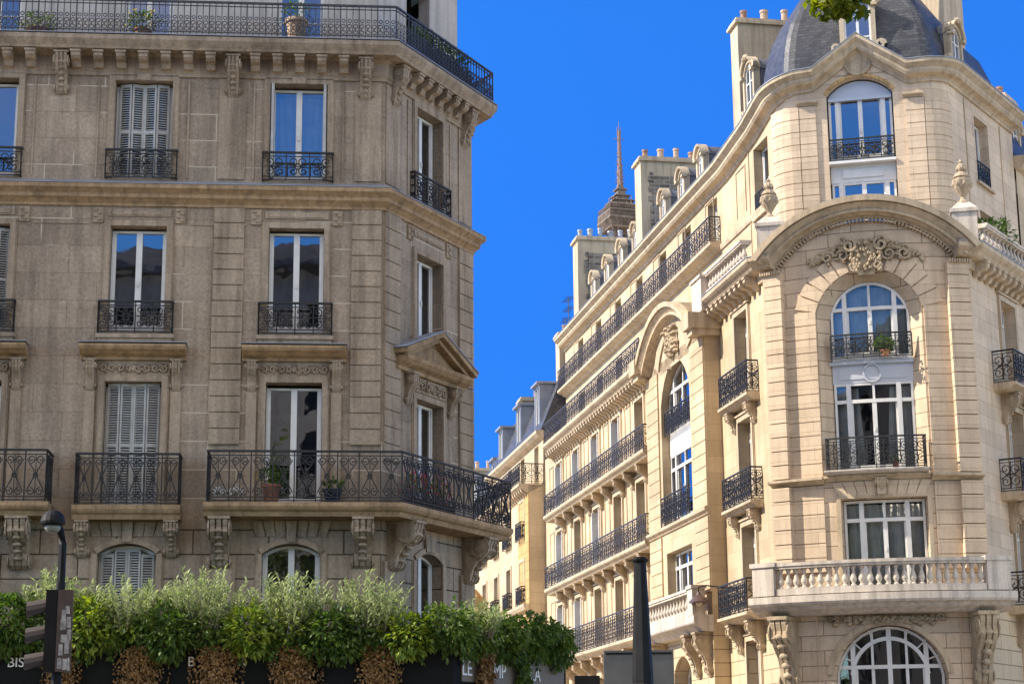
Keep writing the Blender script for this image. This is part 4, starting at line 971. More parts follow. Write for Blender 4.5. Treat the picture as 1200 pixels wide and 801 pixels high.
mb.lathe(WF, px, -py, 0, [(.26, 0), (.26, .3), (.20, .5), (.165, 2.2), (.145, 2.75), (.14, 2.76), (.138, 2.79), (.142, 2.8), (.082, 4.36)], 8); mb.build('shaft', 'black_paint', bp_)
mb = MB(); mb.lathe(WF, px, -py, 4.36, [(.082, 0), (.115, .03), (.118, .05), (.09, .055), (.09, .075), (.06, .08)], 12); mb.build('collar', 'black_paint', bp_)
sb = thing('sign_box', (1.78, 27, 0), 'back of a plain grey sign panel behind the black tapered post', 'sign')
mb = MB(); f = Line((1.27, 27), 90); mb.box(f, 0, 1.0, -.06, .06, 2.3, 3.33); mb.build('panel', simple('grey_sign_back', (.13, .125, .115), .6, 0, .15, 4), sb)
mb = MB(); mb.box(f, .03, .97, .061, .066, 2.33, 2.36); mb.box(f, .03, .97, .061, .066, 3.27, 3.30); mb.box(f, -.42, -.06, -.03, .03, 2.3, 2.98); mb.build('frame', 'black_paint', sb)
mb = MB()
for u in (.2, .8): mb.tube([(1.27 + u, 27.1, 0), (1.27 + u, 27.1, 2.9)], .04, 8)
mb.build('post', 'black_paint', sb)

# ============================================================ RIGHT BUILDING
PR0 = (7.2426, 51.4931); F0 = Line(PR0, 103); PRR = w2(F0, 5.64, 0)
FL = Line(PR0, 169.5); FR = Line(PRR, 33.5); RA = 5.64 / (2 * sin(radians(23))); FA = Arc(PR0, 126, RA); LA_ = RA * radians(46)
RBD = thing('corner_apartment_building', (PR0[0], PR0[1], 0), 'sunlit cream stone corner building with rounded slate-roofed turret and arched cornice on the right', 'apartment building')
UL = -31.8
AXL = [-14.6, -18.1, -21.6, -25.1, -28.6]; AC = -2.25; AXR = [3.15, 6.3]
BU0, BU1, BD, BC = -11.6, -4.6, .5, -8.1
def wall_ops(mb, fr, u0, u1, z0, z1, ops, rev=.35, d=0.0): wall(mb, fr, u0, u1, z0, z1, ops, rev, d)
ops = []
for a in AXL: ops += [(a - .62, a + .62, 6.3, 8.65, 0), (a - .62, a + .62, 9.4, 11.8, 0), (a - .62, a + .62, 12.55, 14.75, 0)]
a = AC; ops += [(a - .62, a + .62, 6.3, 8.6, 0), (a - .62, a + .62, 9.45, 11.7, 0), (a - .62, a + .62, 12.6, 14.9, 0)]
mb = MB(); wall(mb, FL, UL, BU0, 5.95, 15.4, ops[:-3], .42); wall(mb, FL, BU1, 0, 5.95, 15.5, ops[-3:], .42)
opsB_ = [(BC - 1.75, BC + 1.75, 9.5, 14.75, 1.2), (BC - 1.5, BC + 1.5, 6.3, 8.6, 0)]
wall(mb, FL, BU0, BU1, 5.95, 15.0, opsB_, .5, BD)
for u in (BU0, BU1):
    i = mb.add(FL, [(u, BD, 5.95), (u, 0, 5.95), (u, 0, 15.5), (u, BD, 15.5)]); mb.face(*((i, i + 1, i + 2, i + 3) if u == BU1 else (i + 3, i + 2, i + 1, i)))
i = mb.add(FL, [(UL, 0, 0), (UL, -9, 0), (UL, -9, 21), (UL, -1.0, 21), (UL, -1, 15.6), (UL, 0, 15.6)]); mb.face(*range(i, i + 6))
mb.build('wall', 'right_wall', RBD, 'sunlit side wall along the narrow street')
mb = MB(); g = [(a - .62, a + .62, 2.8, 5.25, 0) for a in AXL]; wall(mb, FL, UL, BU0, 0, 5.95, g, .42); wall(mb, FL, BU1, 0, 0, 5.95, [(AC - .6, AC + .6, 2.8, 5.3, 0)], .42)
wall(mb, FL, BU0, BU1, 0, 5.95, [(BC - 1.0, BC + 1.0, 1.0, 5.2, .5)], .5, BD)
for u in (BU0, BU1):
    i = mb.add(FL, [(u, BD, 0), (u, 0, 0), (u, 0, 5.95), (u, BD, 5.95)]); mb.face(*((i, i + 1, i + 2, i + 3) if u == BU1 else (i + 3, i + 2, i + 1, i)))
wall(mb, FR, 0, 16, 0, 5.95, [(a - .6, a + .6, 2.8, 5.3, 0) for a in AXR], .42)
mb.build('wall', 'right_band', RBD, 'ground-storey wall in broad bands')
mb = MB(); ops = []
for a in AXR: ops += [(a - .62, a + .62, 6.3, 8.6, 0), (a - .62, a + .62, 9.4, 11.8, 0), (a - .62, a + .62, 12.6, 14.9, 0)]
wall(mb, FR, 0, 16, 5.95, 15.5, ops, .42); mb.build('wall', 'right_front_plain', RBD, 'shaded side wall facing right')
# curved front: niche with splayed jambs
NU0, NU1 = 1.52, 4.42; NC = (NU0 + NU1) / 2
mb = MB()
def splay_ring(mb, fr, ua, ub, za, zb, r, d0, d1, sx, bottom=True):
    uc, hw = (ua + ub) / 2, (ub - ua) / 2; N = 20
    def ring(hw, zb, za, d, r):
        return [(uc - hw, d, za)] + [(uc - hw + 2 * hw * k / N, d, zb - r + archz(-hw + 2 * hw * k / N, hw, r)) for k in range(N + 1)] + [(uc + hw, d, za)]
    A = ring(hw, zb, za, d0, r); B = ring(hw - sx, zb - sx, za, d1, r - sx * .3)
    i = mb.add(fr, A + B); n = len(A)
    for k in range(n - 1): mb.face(i + k, i + k + 1, i + n + k + 1, i + n + k)
wall(mb, FA, 0, LA_, 5.95, 15.45, [(NU0, NU1, 9.45, 15.3, 1.15), (1.95, 4.27, 6.25, 8.87, 0)], .0)
splay_ring(mb, FA, NU0, NU1, 9.45, 15.3, 1.15, 0, -.38, .30)
i = mb.add(FA, [(u, d, z) for u, z in ((1.95, 6.25), (1.95, 8.87), (2.5, 8.87), (3.1, 8.87), (3.7, 8.87), (4.27, 8.87), (4.27, 6.25)) for d in (0, -.35)])
for k in range(6): mb.face(i + 2 * k, i + 2 * k + 2, i + 2 * k + 3, i + 2 * k + 1)
# tympanum under the arched cornice
ua, ub = .35, 5.55; TC = (ua + ub) / 2; us = frange(ua, ub, .2); top_ = [15.45 + archz(u - TC, (ub - ua) / 2, 1.25) + .02 for u in us]
i = mb.add(FA, [p for u, t_ in zip(us, top_) for p in ((u, 0.0, 15.45), (u, 0.0, t_))])
for k in range(len(us) - 1): mb.face(i + 2 * k, i + 2 * k + 2, i + 2 * k + 3, i + 2 * k + 1)
wall(mb, FA, 0, LA_, 0, 5.95, [(1.52, 4.55, 2.0, 5.45, 1.3)], .4)
mb.build('wall', 'right_front', RBD, 'bowed corner front with deep joints')
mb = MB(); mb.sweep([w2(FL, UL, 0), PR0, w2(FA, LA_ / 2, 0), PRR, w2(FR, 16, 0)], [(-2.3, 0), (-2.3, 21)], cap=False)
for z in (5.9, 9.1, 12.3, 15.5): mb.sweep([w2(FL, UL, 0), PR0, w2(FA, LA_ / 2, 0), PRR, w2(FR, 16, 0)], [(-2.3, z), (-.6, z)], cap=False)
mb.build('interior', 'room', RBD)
# terrace floor on top of the cornice
mb = MB(); P_ = [w2(FL, UL, .1), w2(FL, 0, .1), w2(FA, LA_ / 2, .1), w2(FR, 0, .1), w2(FR, 16, .1), w2(FR, 16, -4), w2(F0, 3, -5), w2(FL, UL, -4)]
i = len(mb.v)
for p in P_: mb.v.append((p[0], p[1], 15.84)); mb.l.append((p[0], -p[1], 15.84))
mb.face(*range(i, i + len(P_))); mb.build('terrace', 'zinc', RBD)
# stacked blocks of the pilasters
for (u0, u1, pj, mm) in ((.08, .60, .26, 'right_front_plain'), (.60, NU0 - .02, .06, 'right_front_plain'), (NU1 + .06, 5.14, .06, 'right_front_plain'), (5.14, LA_ - .04, .26, 'right_front_plain')):
    rustic(RBD, FA, u0, u1, 9.5, 15.42 if pj > .1 else 14.2, mm, .40, pj, .028); rustic(RBD, FA, u0, u1, 6.9, 9.28, mm, .40, pj, .028)
def band(par, fr, u0, u1, z0, z1, d, m, name='string_course'):
    mb = MB(); h = z1 - z0; mb.mould(fr, frange(u0, u1, .3) if fr.curved else [u0, u1], [(0, z0), (d * .3, z0), (d * .5, z0 + h * .3), (d * .9, z0 + h * .5), (d, z0 + h * .6), (d, z1), (0, z1 + .01)]); return mb.build(name, m, par)
band(RBD, FA, .02, NU0 + .02, 9.30, 9.47, .34, 'right_trim'); band(RBD, FA, NU1 - .02, LA_ - .0, 9.30, 9.47, .34, 'right_trim'); band(RBD, FA, NU0 + .03, NU1 - .03, 9.36, 9.50, .20, 'right_trim')
# flat arch over first-floor window with keystone
mb = MB()
for j in range(-4, 5):
    b0, b1 = (j - .5) * .27, (j + .5) * .27; mb.prism(FA, [(NC + .1 + b0 * .95 + .01, 8.95), (NC + .1 + b1 * .95 - .01, 8.95), (NC + .1 + b1 * 1.12 - .01, 9.33), (NC + .1 + b0 * 1.12 + .01, 9.33)], .001, .05 if j else .001 + .12)
mb.build('flat_arch', 'right_front_plain', RBD)
console(RBD, FA, NC + .1, .26, 9.40, .5, .22, 'right_trim')
mb = MB(); surround(mb, FA, 3.11, 2.32, 6.3, 8.87, .1, .05); mb.build('window_surround', 'right_trim', RBD)
# voussoirs round the niche head
mb = MB(); a_, r_ = (NU1 - NU0) / 2, 1.15; R_ = (a_ * a_ + r_ * r_) / (2 * r_); th = math.asin(a_ / R_); zc = 15.3 - R_
for k in range(13):
    if 4 < k < 8: continue
    t0, t1 = -th + 2 * th * k / 13 + .012, -th + 2 * th * (k + 1) / 13 - .012
    if k == 8: mb.build('voussoir_ring', 'right_front_plain', RBD); mb = MB()
    q = [(NC + rr * sin(t), zc + rr * cos(t)) for rr, t in ((R_ + .02, t0), (R_ + .02, t1), (R_ + .62, t1), (R_ + .62, t0))]; mb.prism(FA, q, .001, .05)
mb.build('voussoir_ring', 'right_front_plain', RBD)
mb = MB(); mb.prism(FA, [(NC - .22, 15.1), (NC + .22, 15.1), (NC + .34, 16.15), (NC - .34, 16.15)], .0, .16); rr = random.Random(9)
relief(mb, FA, NC - 1.25, NC + 1.25, 15.42, 15.98, .05, .10, rr, 1.6)
for k in range(70):
    u = NC + rr.uniform(-.42, .42); blob(mb, FA, u, .14, 15.2 + rr.random() * .95, .06, .11, .09, 5)
for s in (-1, 1):
    for k in range(70):      # leaf garlands spreading from the keystone
        t_ = rr.random(); u = NC + s * (.35 + 1.25 * t_); z_ = 15.98 - .42 * t_ ** 1.6 + rr.gauss(0, .10 * (1 - .5 * t_)); blob(mb, FA, u, .03, z_ , .05 + .04 * rr.random(), .12 * (1 - .4 * t_), .05 + .05 * rr.random(), 5)
for s in (-1, 1): mb.iron(FA, spiral(NC + s * .42, 15.95, .20, 1.4, pi / 2, s, 14, .2), .2, .07, .12); mb.iron(FA, spiral(NC + s * .3, 15.35, .14, 1.4, -pi / 2, s, 12, .2), .18, .06, .1)
mb.build('carved_keystone', 'right_carved', RBD)
# arched cornice over the front
AP = [(0, .0), (0, .14), (.06, .14), (.06, .26), (.11, .30), (.11, .46), (.17, .47), (.19, .44), (.22, .47), (.28, .55), (.33, .63), (.34, .58), (.36, .58), (.36, .70), (.52, .72), (.52, .0)]
mb = MB(); mb.arch(FA, TC, 15.50, (ub - ua) / 2 - .02, 1.25, AP, 36)
aa, rr_ = (ub - ua) / 2, 1.25; RR = (aa * aa + rr_ * rr_) / (2 * rr_); tt = math.asin(aa / RR); zc = 15.50 + rr_ - RR
for k in range(56):
    t = -tt + 2 * tt * (k + .5) / 56; c, s = cos(t), sin(t); w0 = .026
    q = [(TC + rr * s + q_ * c, zc + rr * c - q_ * s) for rr, q_ in ((RR - .10, -w0), (RR - .10, w0), (RR + .02, w0), (RR + .02, -w0))]; mb.prism(FA, q, .0, .15)
mb.build('arched_cornice', 'right_trim', RBD)
mb = MB(); mb.arch(FA, TC, 15.50, (ub - ua) / 2 - .02, 1.25, [(.522, 0), (.522, .66), (.545, .66), (.545, 0)][::1], 36); mb.build('cornice_flashing', 'zinc', RBD)
CPR = [(0, 15.28), (.08, 15.28), (.10, 15.36), (.12, 15.50), (.34, 15.54), (.40, 15.58), (.46, 15.66), (.54, 15.72), (.60, 15.78), (.60, 15.90), (0, 15.92)]
mb = MB(); mb.sweep([w2(FL, BU1, 0), PR0, w2(FA, .42, 0)], CPR); mb.sweep([w2(FA, LA_ - .42, 0), PRR, w2(FR, 16, 0)], CPR)
mb.sweep([w2(FL, -29.5, 0), w2(FL, BU0, 0)], [(d, z - .25) for d, z in CPR])
modillions(mb, FL, [BU1 + .35 + .47 * k for k in range(9)], .2, 15.12, 15.52, .02, .46); modillions(mb, FR, [.5 + .47 * k for k in range(32)], .2, 15.12, 15.52, .02, .46)
modillions(mb, FL, [-29.3 + .44 * k for k in range(40)], .2, 14.9, 15.28, .02, .46)
for k in range(9): mb.box(FA, .02 + .07 * k, .06 + .07 * k, .26, .34, 15.36, 15.46); mb.box(FA, LA_ - .06 - .07 * k, LA_ - .02 - .07 * k, .26, .34, 15.36, 15.46)
mb.build('cornice', 'right_trim', RBD)
mb = MB(); mb.sweep([w2(FL, BU1, 0), PR0, w2(FA, .42, 0)], [(.0, 15.922), (.62, 15.902), (.62, 15.925), (0, 15.95)]); mb.sweep([w2(FA, LA_ - .42, 0), PRR, w2(FR, 16, 0)], [(.0, 15.922), (.62, 15.902), (.62, 15.925), (0, 15.95)]); mb.build('cornice_flashing', 'zinc', RBD)
# pedestals, parapet, balustrades, urns
for (u0, u1) in ((-.12, .60), (5.32, 6.0)):
    mb = MB(); mb.box(F0, u0, u1, -.20, .46, 15.93, 16.80); mb.box(F0, u0 - .05, u1 + .05, -.25, .51, 16.80, 16.90)
    m_ = (u0 + u1) / 2; i = mb.add(F0, [(u0 - .02, .48, 16.9), (u1 + .02, .48, 16.9), (u1 + .02, -.22, 16.9), (u0 - .02, -.22, 16.9), (m_ - .16, .29, 17.12), (m_ + .16, .29, 17.12), (m_ + .16, -.03, 17.12), (m_ - .16, -.03, 17.12)])
    for q in range(4): mb.face(i + q, i + (q + 1) % 4, i + 4 + (q + 1) % 4, i + 4 + q)
    mb.face(i + 4, i + 5, i + 6, i + 7); mb.build('pedestal', 'pale_stone', RBD)
p = F0(.24, .13, 17.10); urn(p, 'weathered carved stone urn on the pedestal left of the arched cornice', .84); p = F0(5.66, .13, 17.10); urn(p, 'pale carved stone urn on the pedestal right of the arched cornice', .92)
mb = MB(); mb.box(F0, .60, 5.32, -.10, .10, 15.9, 16.72); mb.box(F0, .60, 5.32, -.14, .14, 16.72, 16.80); mb.build('parapet', 'pale_stone', RBD)
balustrade(RBD, FL, -4.3, -.55, .34, 15.95, .72, 12); balustrade(RBD, FR, .55, 7.0, .30, 15.95, .72, 20)
mb = MB(); mb.box(FL, -5.35, -4.3, .05, .62, 15.5, 16.55); mb.box(FL, -5.4, -4.25, .0, .67, 16.55, 16.64); mb.build('pedestal', 'pale_stone', RBD)
# --- lower front balcony
SP = [(0, 5.72), (.5, 5.74), (.62, 5.80), (.80, 5.86), (.90, 5.95), (1.02, 5.98), (1.06, 6.04), (1.06, 6.22), (0, 6.24)]
mb = MB(); mb.mould(FA, frange(-.30, LA_ + .30, .3), SP); BF = mb.build('balcony', 'pale_stone', RBD, 'wide bowed stone balcony on the corner front')
balustrade(RBD, FA, .42, LA_ - .42, .88, 6.245, .86, 25)
for u in (.12, LA_ - .12):
    mb = MB(); mb.box(FA, u - .28, u + .28, .66, 1.06, 6.245, 7.02); mb.box(FA, u - .33, u + .33, .61, 1.10, 7.02, 7.14); mb.build('pedestal', 'pale_stone', RBD)
for u in (.34, LA_ - .34): console(RBD, FA, u, .46, 5.72, 1.95, .78, 'right_carved')
mb = MB(); relief(mb, FA, 1.3, 4.6, 5.50, 5.72, .0, .14, random.Random(12), 2.2); r = random.Random(13)
for k in range(90):
    u = NC + r.gauss(0, .8); q = abs(u - NC); blob(mb, FA, u, .0, 5.66 - r.random() * .16 - .05 * q + .0, .09, .16, .07, 5)
mb.build('carved_cartouche', 'right_carved', RBD)
mb = MB(); mb.arch(FA, NC + .05, 4.15, 1.52, 1.3, [(0, .001), (0, .07), (.14, .07), (.14, .001)], 24); mb.build('window_surround', 'right_trim', RBD)
for u in (1.15, 4.95):
    mb = MB(); mb.box(FA, u - .02, u + .02, .001, .04, 2, 5.7); mb.build('pilaster', 'right_front_plain', RBD)
# --- front joinery
window(RBD, FA, NC + .02, 9.62, 2.28, 2.52, d=-.36, cols=2, trans=11.62, side=.42, curtain=.55, gl='glass2', label='four-light white window above the curved rail')
window(RBD, FA, NC + .02, 12.80, 2.28, 2.20, rise=.85, d=-.36, cols=2, trans=14.25, side=.42, curtain=.95, gl='glass2', label='arched white window under the carved keystone')
mb = MB(); mb.box(FA, NC - 1.14, NC + 1.18, -.42, -.33, 12.14, 12.80); mb.box(FA, NC - 1.2, NC + 1.2, -.38, -.24, 12.66, 12.74); mb.box(FA, NC - .95, NC + .98, -.33, -.31, 12.24, 12.58)
mb.iron(FA, spiral(NC, 12.4, .25, 1, 0, 1, 16, 1), -.30, .05, .06); mb.build('spandrel_panel', simple('blue_grey_panel', (.52, .54, .58), .5), RBD)
window(RBD, FA, 3.11, 6.28, 2.28, 2.56, d=-.30, cols=2, trans=8.30, side=.5, gl='glass2', curtain=.95, label='first-floor white window behind the balustrade')
window(RBD, FA, NC + .06, 2.0, 2.98, 3.42, rise=1.28, d=-.34, cols=4, trans=4.35, rows=2, side=.48, fan=1, gl='glass2', label='large arched window below the balcony')
mb = MB(); mb.arch(FA, NC + .06, 4.15, 1.0, .9, [(0, -.40), (0, -.28), (.10, -.28), (.10, -.40)], 20)
for k in range(1, 8):
    t = -pi / 2 + pi * k / 8; q = [(NC + .06 + rr * sin(t) * 1.0, 4.15 + rr * cos(t) * .87) for rr in (1.08, 1.46)]; mb.iron(FA, q, -.33, .035, .05)
mb.build('fanlight_bars', 'white', RBD)
def seg_rail(fr, u0, u1, d, z0, h, style, par, pitch_=.4, ret=True, n=5, **k):
    us = [u0 + (u1 - u0) * q / n for q in range(n + 1)] if fr.curved else [u0, u1]
    pts = ([w2(fr, u0, 0)] if ret else []) + [w2(fr, u, d) for u in us] + ([w2(fr, u1, 0)] if ret else [])
    return rail_path(par, pts, z0, h, style, pitch_=pitch_, **k)
seg_rail(FA, NC - 1.12, NC + 1.16, -.12, 12.80, .68, 'lyre', RBD, ret=False, name='window_guard')
bs = MB(); bs.mould(FA, frange(NC - 1.35, NC + 1.35, .3), [(0, 9.50), (.36, 9.52), (.42, 9.58), (.42, 9.62), (0, 9.63)]); bo = bs.build('balcony', 'pale_stone', RBD, 'shallow sill balcony with curved iron rail'); seg_rail(FA, NC - 1.28, NC + 1.28, .36, 9.63, .86, 'lyre', bo, n=6)
# --- turret path
CL_s = -1.094
PT = Path(w2(FL, UL, -1.0), 169.5, [('L', -1.094 - .525 - UL), ('A', (.8, 66.5)), ('L', 3.75), ('A', (.8, 69.5)), ('L', 5.6)])
uA = -1.619 - UL; uF = uA + .8 * radians(66.5); uF2 = uF + 3.75; uR = uF2 + .8 * radians(69.5); uE = uR + 5.6
FX = lambda x: uF + x - 1.005
TM = FX(2.90); sL = -UL
ops4 = [(a + sL - .55, a + sL + .55, 15.95, 17.85, 0) for a in AXL + [BC]] + [(a + sL - .55, a + sL + .55, 18.75, 20.25, 0) for a in AXL + [BC, -11.3]] + [(-2.85 + sL - .7, -2.85 + sL + .7, 18.35, 20.5, 0), (-2.85 + sL - .7, -2.85 + sL + .7, 15.95, 17.75, 0)]
mb = MB(); wall(mb, PT, 0, uA, 15.8, 20.8, ops4, .35); wall(mb, PT, uA - .8, uA, 20.8, 20.95)
mb.build('wall', 'right_wall', RBD, 'set-back upper storeys above the cornice')
mb = MB(); wall(mb, PT, uA, uF, 15.8, 21.45); wall(mb, PT, uF, uF2, 15.8, 21.85, [(TM - .97, TM + .97, 16.5, 21.75, .5)], .28)
RW = uR - 1.75
wall(mb, PT, uF2, uE, 15.8, 21.7, [(RW + 4.4 - .6, RW + 4.4 + .6, 19.0, 21.1, 0), (RW + 4.4 - .6, RW + 4.4 + .6, 16.3, 18.1, 0)], .4)
mb.prism(PT, [(TM - 1.25, 21.80), (TM + 1.25, 21.80), (TM, 22.72)], -.3, 0)
e_ = PT(uE, 0, 0)
i = mb.add(PT, [(uE, 0, 15.8), (uE, -6, 15.8), (uE, -6, 21.9), (uE, 0, 21.9)]); mb.face(i, i + 1, i + 2, i + 3)
mb.build('wall', 'right_front_plain', RBD, 'rounded turret wall')
for (a, b) in ((uA + .02, FX(1.10)), (FX(1.12), FX(1.60)), (FX(4.22), FX(4.76)), (FX(4.78), uR - .02)):
    rustic(RBD, PT, a, b, 16.2, 20.95, 'right_front_plain', .40, .05, .028)
def zf(u):
    pts = [(0, -1.0), (25.5, -1.0), (28.6, -.72), (uA, -.42), (uF, -.04), (FX(1.55), 0), (TM, .98), (FX(4.30), 0), (uR, .05), (uE, .10)]
    for (a, b), (c, e) in zip(pts, pts[1:]):
        if u <= c: return b + (e - b) * (u - a) / (c - a)
    return pts[-1][1]
us = [0] + frange(2, 25.5, 4) + frange(26, uA, .5) + frange(uA + .08, uF, .09) + [FX(1.3), FX(1.55), FX(1.7), TM - .01, TM + .01, FX(4.15), FX(4.30), FX(4.5)] + frange(uF2, uR, .09) + [uR + .5, uE]
EP = [(0, 21.40), (.06, 21.40), (.08, 21.48), (.16, 21.54), (.30, 21.58), (.36, 21.66), (.36, 21.74), (.46, 21.82), (.52, 21.86), (.52, 21.97), (-.3, 22.02)]
mb = MB(); mb.mould(PT, us, EP, zf); mb.build('cornice', 'right_trim', RBD, 'eaves cornice rising to a gable on the turret')
mb = MB(); mb.mould(PT, us, [(-.2, 22.03), (.54, 21.975), (.54, 22.0), (-.2, 22.06)], zf); mb.build('cornice_flashing', 'zinc', RBD)
for a, b in ((uF + .06, FX(1.68)), (FX(4.16), uF2 - .02)): band(RBD, PT, a, b, 20.96, 21.08, .16, 'right_trim')
mb = MB(); mb.arch(PT, TM, 21.25, .97, .5, [(0, -.05), (0, .05), (.09, .05), (.09, -.05)], 20); mb.build('window_surround', 'ochre', RBD)
mb = MB(); i = mb.add(PT, [(TM, .05, 22.18)] + [(TM + .34 * cos(2 * pi * k / 20), .05, 22.18 + .36 * sin(2 * pi * k / 20)) for k in range(20)])
for k in range(20): mb.face(i, i + 1 + k, i + 1 + (k + 1) % 20)
mb.iron(PT, [(TM + .36 * cos(2 * pi * k / 20), 22.18 + .38 * sin(2 * pi * k / 20)) for k in range(21)], .05, .06, .10)
for k in range(9): blob(mb, PT, TM + (k - 4) * .07, .05, 22.58 - abs(k - 4) * .03, .06, .09, .06, 6)
mb.build('carved_medallion', 'right_carved', RBD)
window(RBD, PT, TM, 19.2, 1.86, 1.95, d=-.24, cols=2, side=.26, gl='glass', label='arched turret window behind a small iron guard')
mb = MB(); us_ = frange(TM - .93, TM + .93, .12); i = mb.add(PT, [p for u in us_ for p in ((u, -.22, 21.1), (u, -.22, 21.2 + archz(u - TM, .96, .5)))])
for k in range(len(us_) - 1): mb.face(i + 2 * k, i + 2 * k + 2, i + 2 * k + 3, i + 2 * k + 1)
mb.box(PT, TM - .93, TM + .93, -.24, -.12, 21.08, 21.16); mb.build('arched_panel', simple('pale_blue_panel', (.50, .54, .62), .5), RBD)
window(RBD, PT, TM, 16.6, 1.86, 1.95, d=-.24, cols=2, side=.26, gl='glass')
mb = MB(); mb.box(PT, TM - .95, TM + .95, -.28, -.20, 18.55, 19.2); mb.box(PT, TM - .97, TM + .97, -.2, .06, 19.08, 19.16); mb.box(PT, TM - .6, TM + .6, -.2, -.16, 18.68, 18.94); mb.build('spandrel_panel', M['white'], RBD)
rail_path(RBD, [w2(PT, TM - .93, -.02), w2(PT, TM + .93, -.02)], 19.18, .66, 'lyre', name='window_guard', pitch_=.38)
for z0, h in ((19.05, 2.0), (16.35, 1.7)): window(RBD, PT, RW + 4.4, z0, 1.16, h, d=-.3, cols=2)
rail_path(RBD, [w2(PT, RW + 3.8, -.02), w2(PT, RW + 5.0, -.02)], 19.02, .66, 'lyre', name='window_guard', pitch_=.38)
mb = MB()
for z in (18.9, 16.2): mb.box(PT, RW + 3.7, RW + 5.1, 0.001, .1, z, z + .09)
for u in (RW + 2.95, RW + 6.1): mb.box(PT, u - .02, u + .02, .001, .03, 15.9, 21.4)
mb.build('sill', 'right_trim', RBD)
# --- roofs: slate dome over the turret and mansards
mb = MB(); cen = Vector(w2(F0, 2.9, -4.2)); us_ = frange(uA - 1.9, uR + 2.6, .35); rows = [(1.0, 20.9), (1.0, 21.9), (.985, 22.4), (.965, 22.95), (.93, 23.45), (.875, 23.95), (.79, 24.45), (.67, 25.0), (.5, 25.8), (.3, 26.8), (.14, 27.9), (.02, 29)]
base = [Vector(w2(PT, u, -.34)) for u in us_]; B2_ = [cen + (cen - b) * .6 for b in (base[len(base) // 3], base[2 * len(base) // 3])]
i = len(mb.v); n = len(base); L_ = 0
for s, z in rows:
    for k, b in enumerate(base):
        p = cen + (b - cen) * s; mb.v.append((p.x, p.y, z)); mb.l.append((k * .35 * (.6 + .4 * s), 0, (z - 21.8) * 1.15))
for j in range(len(rows) - 1):
    for k in range(n - 1): a = i + j * n + k; mb.face(a, a + 1, a + n + 1, a + n)
mb.build('roof', 'slate', RBD, 'slate dome of the turret')
mb = MB(); mb.mould(PT, [0, 8, 16, uA - 1.4], [(.10, 20.98), (.02, 21.05), (-.35, 21.55), (-.80, 21.95), (-1.2, 22.1), (-5.5, 22.8)]); mb.mould(PT, [uR + 1.2, uE], [(.1, 22.0), (-.35, 22.9), (-.9, 24.2), (-4.5, 24.8)]); mb.build('roof', 'slate', RBD)
def dormer(par, fr, uc, z0, w_, h, d, dep=1.3, m='right_trim', scroll=False):
    """stone front with arched opening, cheeks, barrel roof, window and pane"""
    a = w_ / 2; t = .14 if w_ < 1 else .18; r = a * .85; zs = z0 + h - r; mb = MB()
    for s in (-1, 1): mb.box(fr, *sorted((uc + s * a, uc + s * (a + t))), d - .22, d, z0, zs + .02)
    mb.arch(fr, uc, zs, a, r, [(0, d - .25), (0, d), (t, d), (t, d - .25)], 14); mb.arch(fr, uc, zs + .02, a + t * .6, r + t * .6, [(0.02, d - .2), (0.02, d + .09), (.09, d + .12), (.09, d - .2)], 14)
    mb.box(fr, uc - a - t - .03, uc + a + t + .03, d - .1, d + .07, z0 - .1, z0)
    for s in (-1, 1): mb.box(fr, *sorted((uc + s * (a - .02), uc + s * (a + t + .07))), d - .1, d + .10, zs - .06, zs + .03)
    if scroll:
        for s in (-1, 1): mb.iron(fr, spiral(uc + s * (a + t + .12), z0 + .35, .16, 1.3, 0, s, 12, .3), d - .05, .08, .16); mb.iron(fr, spiral(uc + s * (a + t + .05), zs + .15, .13, 1.3, 0, -s, 12, .3), d - .02, .07, .16)
        for k in range(5): blob(mb, fr, uc + (k - 2) * .08, d + .05, z0 + h + .22 - abs(k - 2) * .03, .07, .1, .09, 6)
    o = mb.build('dormer', m, par)
    rb = MB(); rb.arch(fr, uc, zs, a + t * .7, r + t * .7, [(0, d - dep), (0, d - .2), (.03, d - .2), (.03, d - dep)], 14)
    for s in (-1, 1): rb.box(fr, *sorted((uc + s * (a + .02), uc + s * (a + t * .7))), d - dep, d - .222, z0 - .1, zs)
    rb.build('dormer_roof', 'lead', o)
    wb = MB(); wb.arch(fr, uc, zs, a, r, [(-.06, d - .14), (-.06, d - .07), (0, d - .07), (0, d - .14)], 12)
    for s in (-1, 1): wb.box(fr, *sorted((uc + s * a, uc + s * (a - .06))), d - .14, d - .07, z0, zs)
    wb.box(fr, uc - .04, uc + .04, d - .13, d - .06, z0, z0 + h - .05); wb.box(fr, uc - a, uc + a, d - .14, d - .07, z0, z0 + .1)
    for q in (1, 2): wb.box(fr, uc - a, uc + a, d - .12, d - .08, z0 + h * q / 3 - .02, z0 + h * q / 3 + .02)
    wb.build('window_frame', 'white', o)
    g = MB(); pts = [(uc - a, d - .12, z0), (uc + a, d - .12, z0)] + [(uc + a * (1 - 2 * k / 10), d - .12, zs + archz(a * (1 - 2 * k / 10), a, r)) for k in range(11)]; i = g.add(fr, pts); g.face(*range(i, i + len(pts))); g.build('pane', 'glass', o)
    b = MB(); b.box(fr, uc - a, uc + a, d - dep, d - .5, z0, z0 + h * .9); b.build('interior', 'room', o)
    return o
for u in (-11.1, -13.6, -16.2, -20.6, -23.0, -25.5, -28.1): dormer(RBD, FL, u, 21.85, .62, 1.25, -1.5)
dormer(RBD, FL, -5.3, 22.2, .85, 1.9, -1.5, scroll=True)
dormer(RBD, PT, TM + .05, 22.5, .80, 2.0, -.30, dep=2.2, scroll=True)
dormer(RBD, PT, RW + 3.3, 22.3, .78, 1.55, -.2, dep=1.6, scroll=True)
